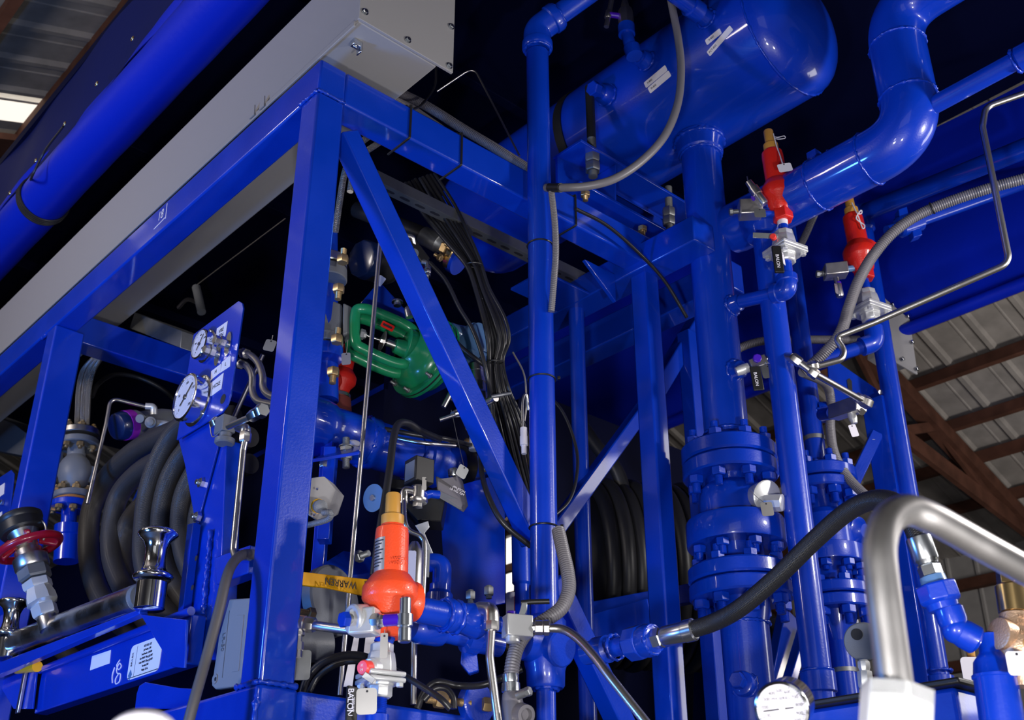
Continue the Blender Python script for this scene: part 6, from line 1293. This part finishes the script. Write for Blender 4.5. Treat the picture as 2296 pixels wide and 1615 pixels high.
# roller assembly
RL_ = thing('hose_roller', 'scuffed polished horizontal roller along the front of the hose reel', 'roller', S(160, 1410, 0))
ra, rb_ = S(-60, 1477, 0), S(312, 1340, 0); link('roller', MB().lathe(ra, rb_-ra, [(0, .046), ((rb_-ra).length, .046)], 40), SCUFF, RL_)
link('carrier_bar', MB().prism(sp([(-40, 1500), (312, 1366), (312, 1378), (-40, 1530)], -.03), V*.03), BLUE, RL_, .003)
link('gusset_plate', MB().prism(sp([(314, 1378), (364, 1384), (418, 1390), (413, 1498), (386, 1496)], -.035), V*.008), BLUE, RL_, .002)
link('end_cap', MB().lathe(rb_, rb_-ra, [(0, .044), (.02, .040)], 36), GREYC, RL_)
def spool(label, b, t, Yp, rmax, grp):
    o = thing('hose_guide_spool', label, 'spool', D(b[0], b[1], Yp), grp); L = math.hypot(b[0]-t[0], b[1]-t[1]); k = rmax/43
    m_ = MB(); plathe(m_, b, t, Yp, [(0, 30*k), (2, 33*k), (L*.33, 33*k), (L*.335, 20*k)], 40); link('base', m_, CHROME, o)
    m_ = MB(); plathe(m_, b, t, Yp, [(L*.36, 30*k), (L*.37, 40*k), (L*.40, 44*k), (L*.43, 42*k), (L*.46, 32*k), (L*.52, 25*k), (L*.62, 22.5*k), (L*.76, 23*k), (L*.85, 29*k), (L*.90, 38*k), (L*.94, 44*k), (L*.97, 43*k), (L, 34*k), (L*1.0, 26*k)], 48); link('spool', m_, CHROME, o, smooth=60)
    return o
spool('chrome vertical guide spool at the right end of the roller', (334, 1368), (356, 1190), S(340, 1290, -.02).y, 44, 'hose guide spools')
spool('chrome vertical guide spool at the far left end of the roller', (12, 1478), (32, 1345), S(25, 1400, -.02).y, 33, 'hose guide spools')
# red handled coupling with black cap
yC = S(75, 1280, -.10).y; CP = thing('hose_coupling', 'steel hose coupling with maroon handle ring and black dust cap', 'coupling', D(109, 1400, yC))
ta, tb = (112, 1412), (41, 1158)
def cpart(n_, prof, m_, seg=36, bev=0): b = MB(); plathe(b, ta, tb, yC, prof, seg); return link(n_, b, m_, CP, bev)
cpart('tail', [(0, 21), (30, 21), (32, 20)], STEEL); cpart('lower_hexagon', [(30, 26), (34, 28), (52, 28), (55, 25)], PLATED, 6); cpart('taper', [(54, 24), (60, 34), (74, 33), (92, 27)], PLATED, 8)
cpart('upper_hexagon', [(92, 30), (96, 32), (108, 32), (111, 27)], PLATED, 6); cpart('collar_hexagon', [(113, 32), (117, 36), (136, 36), (139, 33)], GALV, 6); cpart('body', [(138, 35), (142, 38), (163, 38), (166, 30), (180, 30)], STEEL); cpart('throat', [(178, 24), (205, 26), (225, 36), (232, 36)], STEEL)
cpart('dust_cap', [(222, 46), (226, 49), (246, 48), (250, 51), (258, 51), (262, 46), (264, 0)], BLACK)
cd = (D(41, 1158, yC)-D(112, 1412, yC)).normalized(); cc = D(65, 1228, yC); mR = mm(cc)
link('handle_ring', MB().torus(cc, cd+Vector((0, -.10, 0)), 66*mR, 9*mR, 48, 12), MAROON, CP, smooth=80)
xx, yy, _ = frame_of(cd)
for a in (20, 110, 200, 290):
    e = xx*math.cos(math.radians(a))+yy*math.sin(math.radians(a)); link('handle_lug', MB().bar(cc+e*28*mR+cd*.03, cc+e*64*mR-cd*.005, .05, .022, cd), MAROON, CP, .006)
link('cap_cord', MB().tube(pts([(86, 1165, yC), (100, 1175, yC-.02), (103, 1195, yC-.02), (97, 1212, yC-.02)]), .004, 8), WIRE, CP)
# grey flanged check valve and braided hoses above it
yF = S(165, 1050, .32).y; FV = thing('check_valve', 'grey cast valve between bolted flanges behind the hose reel', 'valve', D(160, 1100, yF))
def fpart(n_, a, b_, prof, m_, seg=36): b = MB(); plathe(b, a, b_, yF, prof, seg); return link(n_, b, m_, FV)
fpart('top_flange', (176, 982), (177, 966), [(0, 43), (2, 45), (12, 45), (14, 43)], STEEL); fpart('body_flange', (174, 1003), (175, 988), [(0, 43), (2, 45), (12, 45), (14, 43)], GREYC)
fpart('body', (163, 1108), (173, 998), [(0, 22), (10, 20), (22, 30), (40, 36), (58, 36), (72, 30), (84, 20), (110, 20)], GREYC); link('side_port', MB().prism(pts([(172, 1035, yF), (215, 1046, yF), (212, 1085, yF), (172, 1075, yF)]), Vector((0, .08, 0))), GREYC, FV, .008)
fpart('lower_flange', (162, 1122), (163, 1106), [(0, 43), (2, 45), (12, 45), (14, 43)], GREYC); fpart('pipe_flange', (158, 1142), (160, 1126), [(0, 43), (2, 45), (12, 45), (14, 43)], BLUE); fpart('gasket', (161, 1127), (162, 1121), [(0, 40), (6, 40)], GASKET)
fpart('pipe', (148, 1260), (156, 1140), [(0, 27), (55, 27), (58, 30), (80, 30), (84, 17), (120, 17)], BLUE)
cf = lambda x, y: D(x, y, yF); mf = mm(cf(165, 1000))
for a in (200, 250, 300, 350):
    e = XR*math.cos(math.radians(a))*35*mf+Vector((0, 1, 0))*math.sin(math.radians(a))*35*mf
    for (x, y, dr, m_) in ((176, 968, 1, GOLDZ), (174, 1003, -1, GOLDZ), (163, 1106, 1, GOLDZ), (158, 1142, -1, GOLDZ)): bolt(FV, cf(x, y)+e, Z*dr, .019, True, m_, .012)
for i, (dx, lb) in enumerate(((-10, 'left'), (2, 'middle'), (13, 'right'))):
    tubething('braided_hose', lb+' of three braided hoses rising from the grey flanged valve', 'hose', [(182+dx, 968, yF-.01*i), (184+dx, 920, yF), (187+dx, 870, yF), (200+dx, 825, yF), (240+dx*.4, 785, yF+.1), (290, 760, yF+.2)], .0125, BRAID, 'spline', seg=18, group='braided hoses')
tubething('rubber_hose', 'dark hose arching right from the braided hoses', 'hose', [(206, 890, yF+.05), (222, 860, yF+.1), (260, 840, yF+.2), (320, 850, yF+.3), (380, 885, yF+.3), (420, 940, yF+.3)], .012, RUBBER, 'spline')
# transmitter with purple tape
yT = S(300, 950, .40).y; TP2 = thing('pressure_transmitter', 'grey pressure transmitter wrapped with a purple tape band', 'transmitter', D(300, 950, yT))
a, e = D(258, 957, yT-.05), D(350, 945, yT+.12); d = (e-a).normalized(); L = (e-a).length; m_ = mm(a)
link('front_cover', MB().lathe(a, d, [(0, 24*m_), (.006, 30*m_), (.022, 33*m_), (.05, 33*m_)], 14), DKBLUE, TP2, .002); link('tape_band', MB().lathe(a+d*.05, d, [(0, 34.5*m_), (.04, 34.5*m_)], 32), PURPT, TP2); link('housing', MB().lathe(a+d*.085, d, [(0, 33*m_), (.03, 33*m_), (.05, 28*m_), (L*.8, 28*m_), (L, 24*m_)], 32), GREYC, TP2)
p = D(340, 948, yT-.06); link('vent_plug', MB().lathe(p, TOCAM, [(0, .026), (.02, .026), (.022, .018), (.03, .018), (.034, .01)], 24), GREYC, TP2); link('side_boss', MB().lathe(D(318, 940, yT-.05), TOCAM, [(0, .022), (.03, .02)], 20), GREYC, TP2); link('outlet', MB().lathe(D(352, 952, yT-.03), XR, [(0, .022), (.04, .018), (.06, .012)], 16), PLATED, TP2)
T8 = thing('steel_tube', 'thin bent steel tube from the reel up to the purple banded transmitter', 'tube', D(230, 980, yT-.1))
link('tube', MB().tube(pts([(196, 1130, yT-.12), (204, 1095, yT-.12), (238, 950, yT-.11), (248, 893, yT-.1), (330, 913, yT-.02)]), .0088, 14, 10, 'bend', .04), STEEL, T8, smooth=80); link('elbow', MB().tube(pts([(326, 911, yT-.02), (345, 912, yT-.01), (345, 930, yT)]), .016, 14, 6, 'bend', .015), PLATED, T8)
# rubber hose and plate in front
tubething('rubber_hose', 'grey rubber hose bent over beside the corner post down to the lower edge', 'hose', [S(x, y, s_) for x, y, s_ in ((600, 1262, .12), (575, 1246, .03), (545, 1244, -.05), (522, 1264, -.10), (507, 1300, -.13), (490, 1372, -.15), (462, 1478, -.17), (436, 1570, -.19), (412, 1660, -.2))], .0140, HOSEG, 'spline', seg=18)
JP = thing('embossed_cover', 'pale grey embossed cover plate left of the corner post foot', 'cover', S(510, 1440, .0))
link('plate', MB().prism(sp([(514, 1344), (560, 1341), (538, 1538), (482, 1546), (474, 1538), (490, 1430)], .0), V*.02), GREYB, JP, .004)
link('groove', MB().bar(S(514, 1370, -.0008), S(498, 1520, -.0008), .002, .0008, U), GREYC, JP); link('raised_pad', MB().prism(sp([(532, 1380), (548, 1379), (536, 1505), (520, 1508)], -.0), V*-.002), GREYB, JP, .001)
link('screw_boss', MB().lathe(S(483, 1523, .0), NV_, [(0, .014), (.003, .014)], 20), GREYB, JP); link('screw', MB().lathe(S(483, 1523, -.003), NV_, [(0, .006), (.001, .005)], 12), INK, JP)
text('lettering', 'Killark\nLR-50', S(500, 1435, -.002), -Z, -U, .022, GREYC, JP, .0006) if False else text('lettering', 'LR-50', S(500, 1440, -.001), -Z, -U, .022, GREYC, JP, .0006)
solo('curved_guard', MB().prism(sp([(302, 1590), (306, 1556), (312, 1538), (325, 1530), (400, 1543), (440, 1545), (440, 1590)], .02), V*.008), BLUE, 'blue guard plate with rounded corner above the base beam', 'plate', bevel=.002)
p = D(318, 1668, 1.25); WD = thing('white_bollard', 'blurred white dome at the bottom edge left of the corner post', 'dome', Vector((p.x, p.y, 0)))
link('dome', MB().ball(p, .042, 32, 18, (1.0, 1.0, .85)), WHITE, WD, smooth=80); link('post', MB().cyl((p.x, p.y, 0), p-Z*.02, .030, 24), WHITE, WD)
# second gauge panel at the very left, trays and dim fittings
P2_ = thing('gauge_panel', 'blue gauge panel cut off at the left edge with two white labels', 'panel', S(15, 1150, .08))
link('sheet', MB().prism(sp([(-60, 1110), (25, 1054), (31, 1062), (30, 1075), (12, 1225), (4, 1240), (-60, 1275)], .08), V*.006), BLUE, P2_, .001)
link('label_plate', MB().prism(sp([(-8, 1095), (11, 1083), (9, 1108), (-8, 1120)], .079), NV_*.001), WHITE, P2_); link('label_plate', MB().prism(sp([(-8, 1155), (5, 1147), (3, 1166), (-8, 1173)], .079), NV_*.001), WHITE, P2_); bolt(P2_, S(8, 1128, .079), NV_, .014, True, ZINC, 0)
solo('cable_tray', MB().prism(sp([(290, 736), (302, 700), (408, 742), (404, 780)], .40), V*.25), GALV, 'grey galvanised tray end behind the blue cross beam', 'tray', bevel=.003)
solo('cable_tray', MB().prism(sp([(-60, 915), (30, 950), (56, 970), (52, 1022), (-60, 1000)], .55), V*.25), GREYC, 'dim grey tray at the left edge beyond the left post', 'tray', bevel=.003)
DFT = thing('instrument_fitting', 'dim steel fitting hanging in the dark above the gauge panel', 'pipe fitting', S(440, 680, .9))
link('body', MB().tube(sp([(440, 645), (450, 690), (452, 700)], .9), .025, 14, 4, 'line'), GREYC, DFT); link('stem', MB().tube(sp([(400, 690), (420, 672), (445, 680)], .9), .012, 12, 4), STEEL, DFT)
link('hanger_wire', MB().tube(sp([(440, 640), (600, 520), (640, 490)], .9), .003, 6), WIRE, DFT)
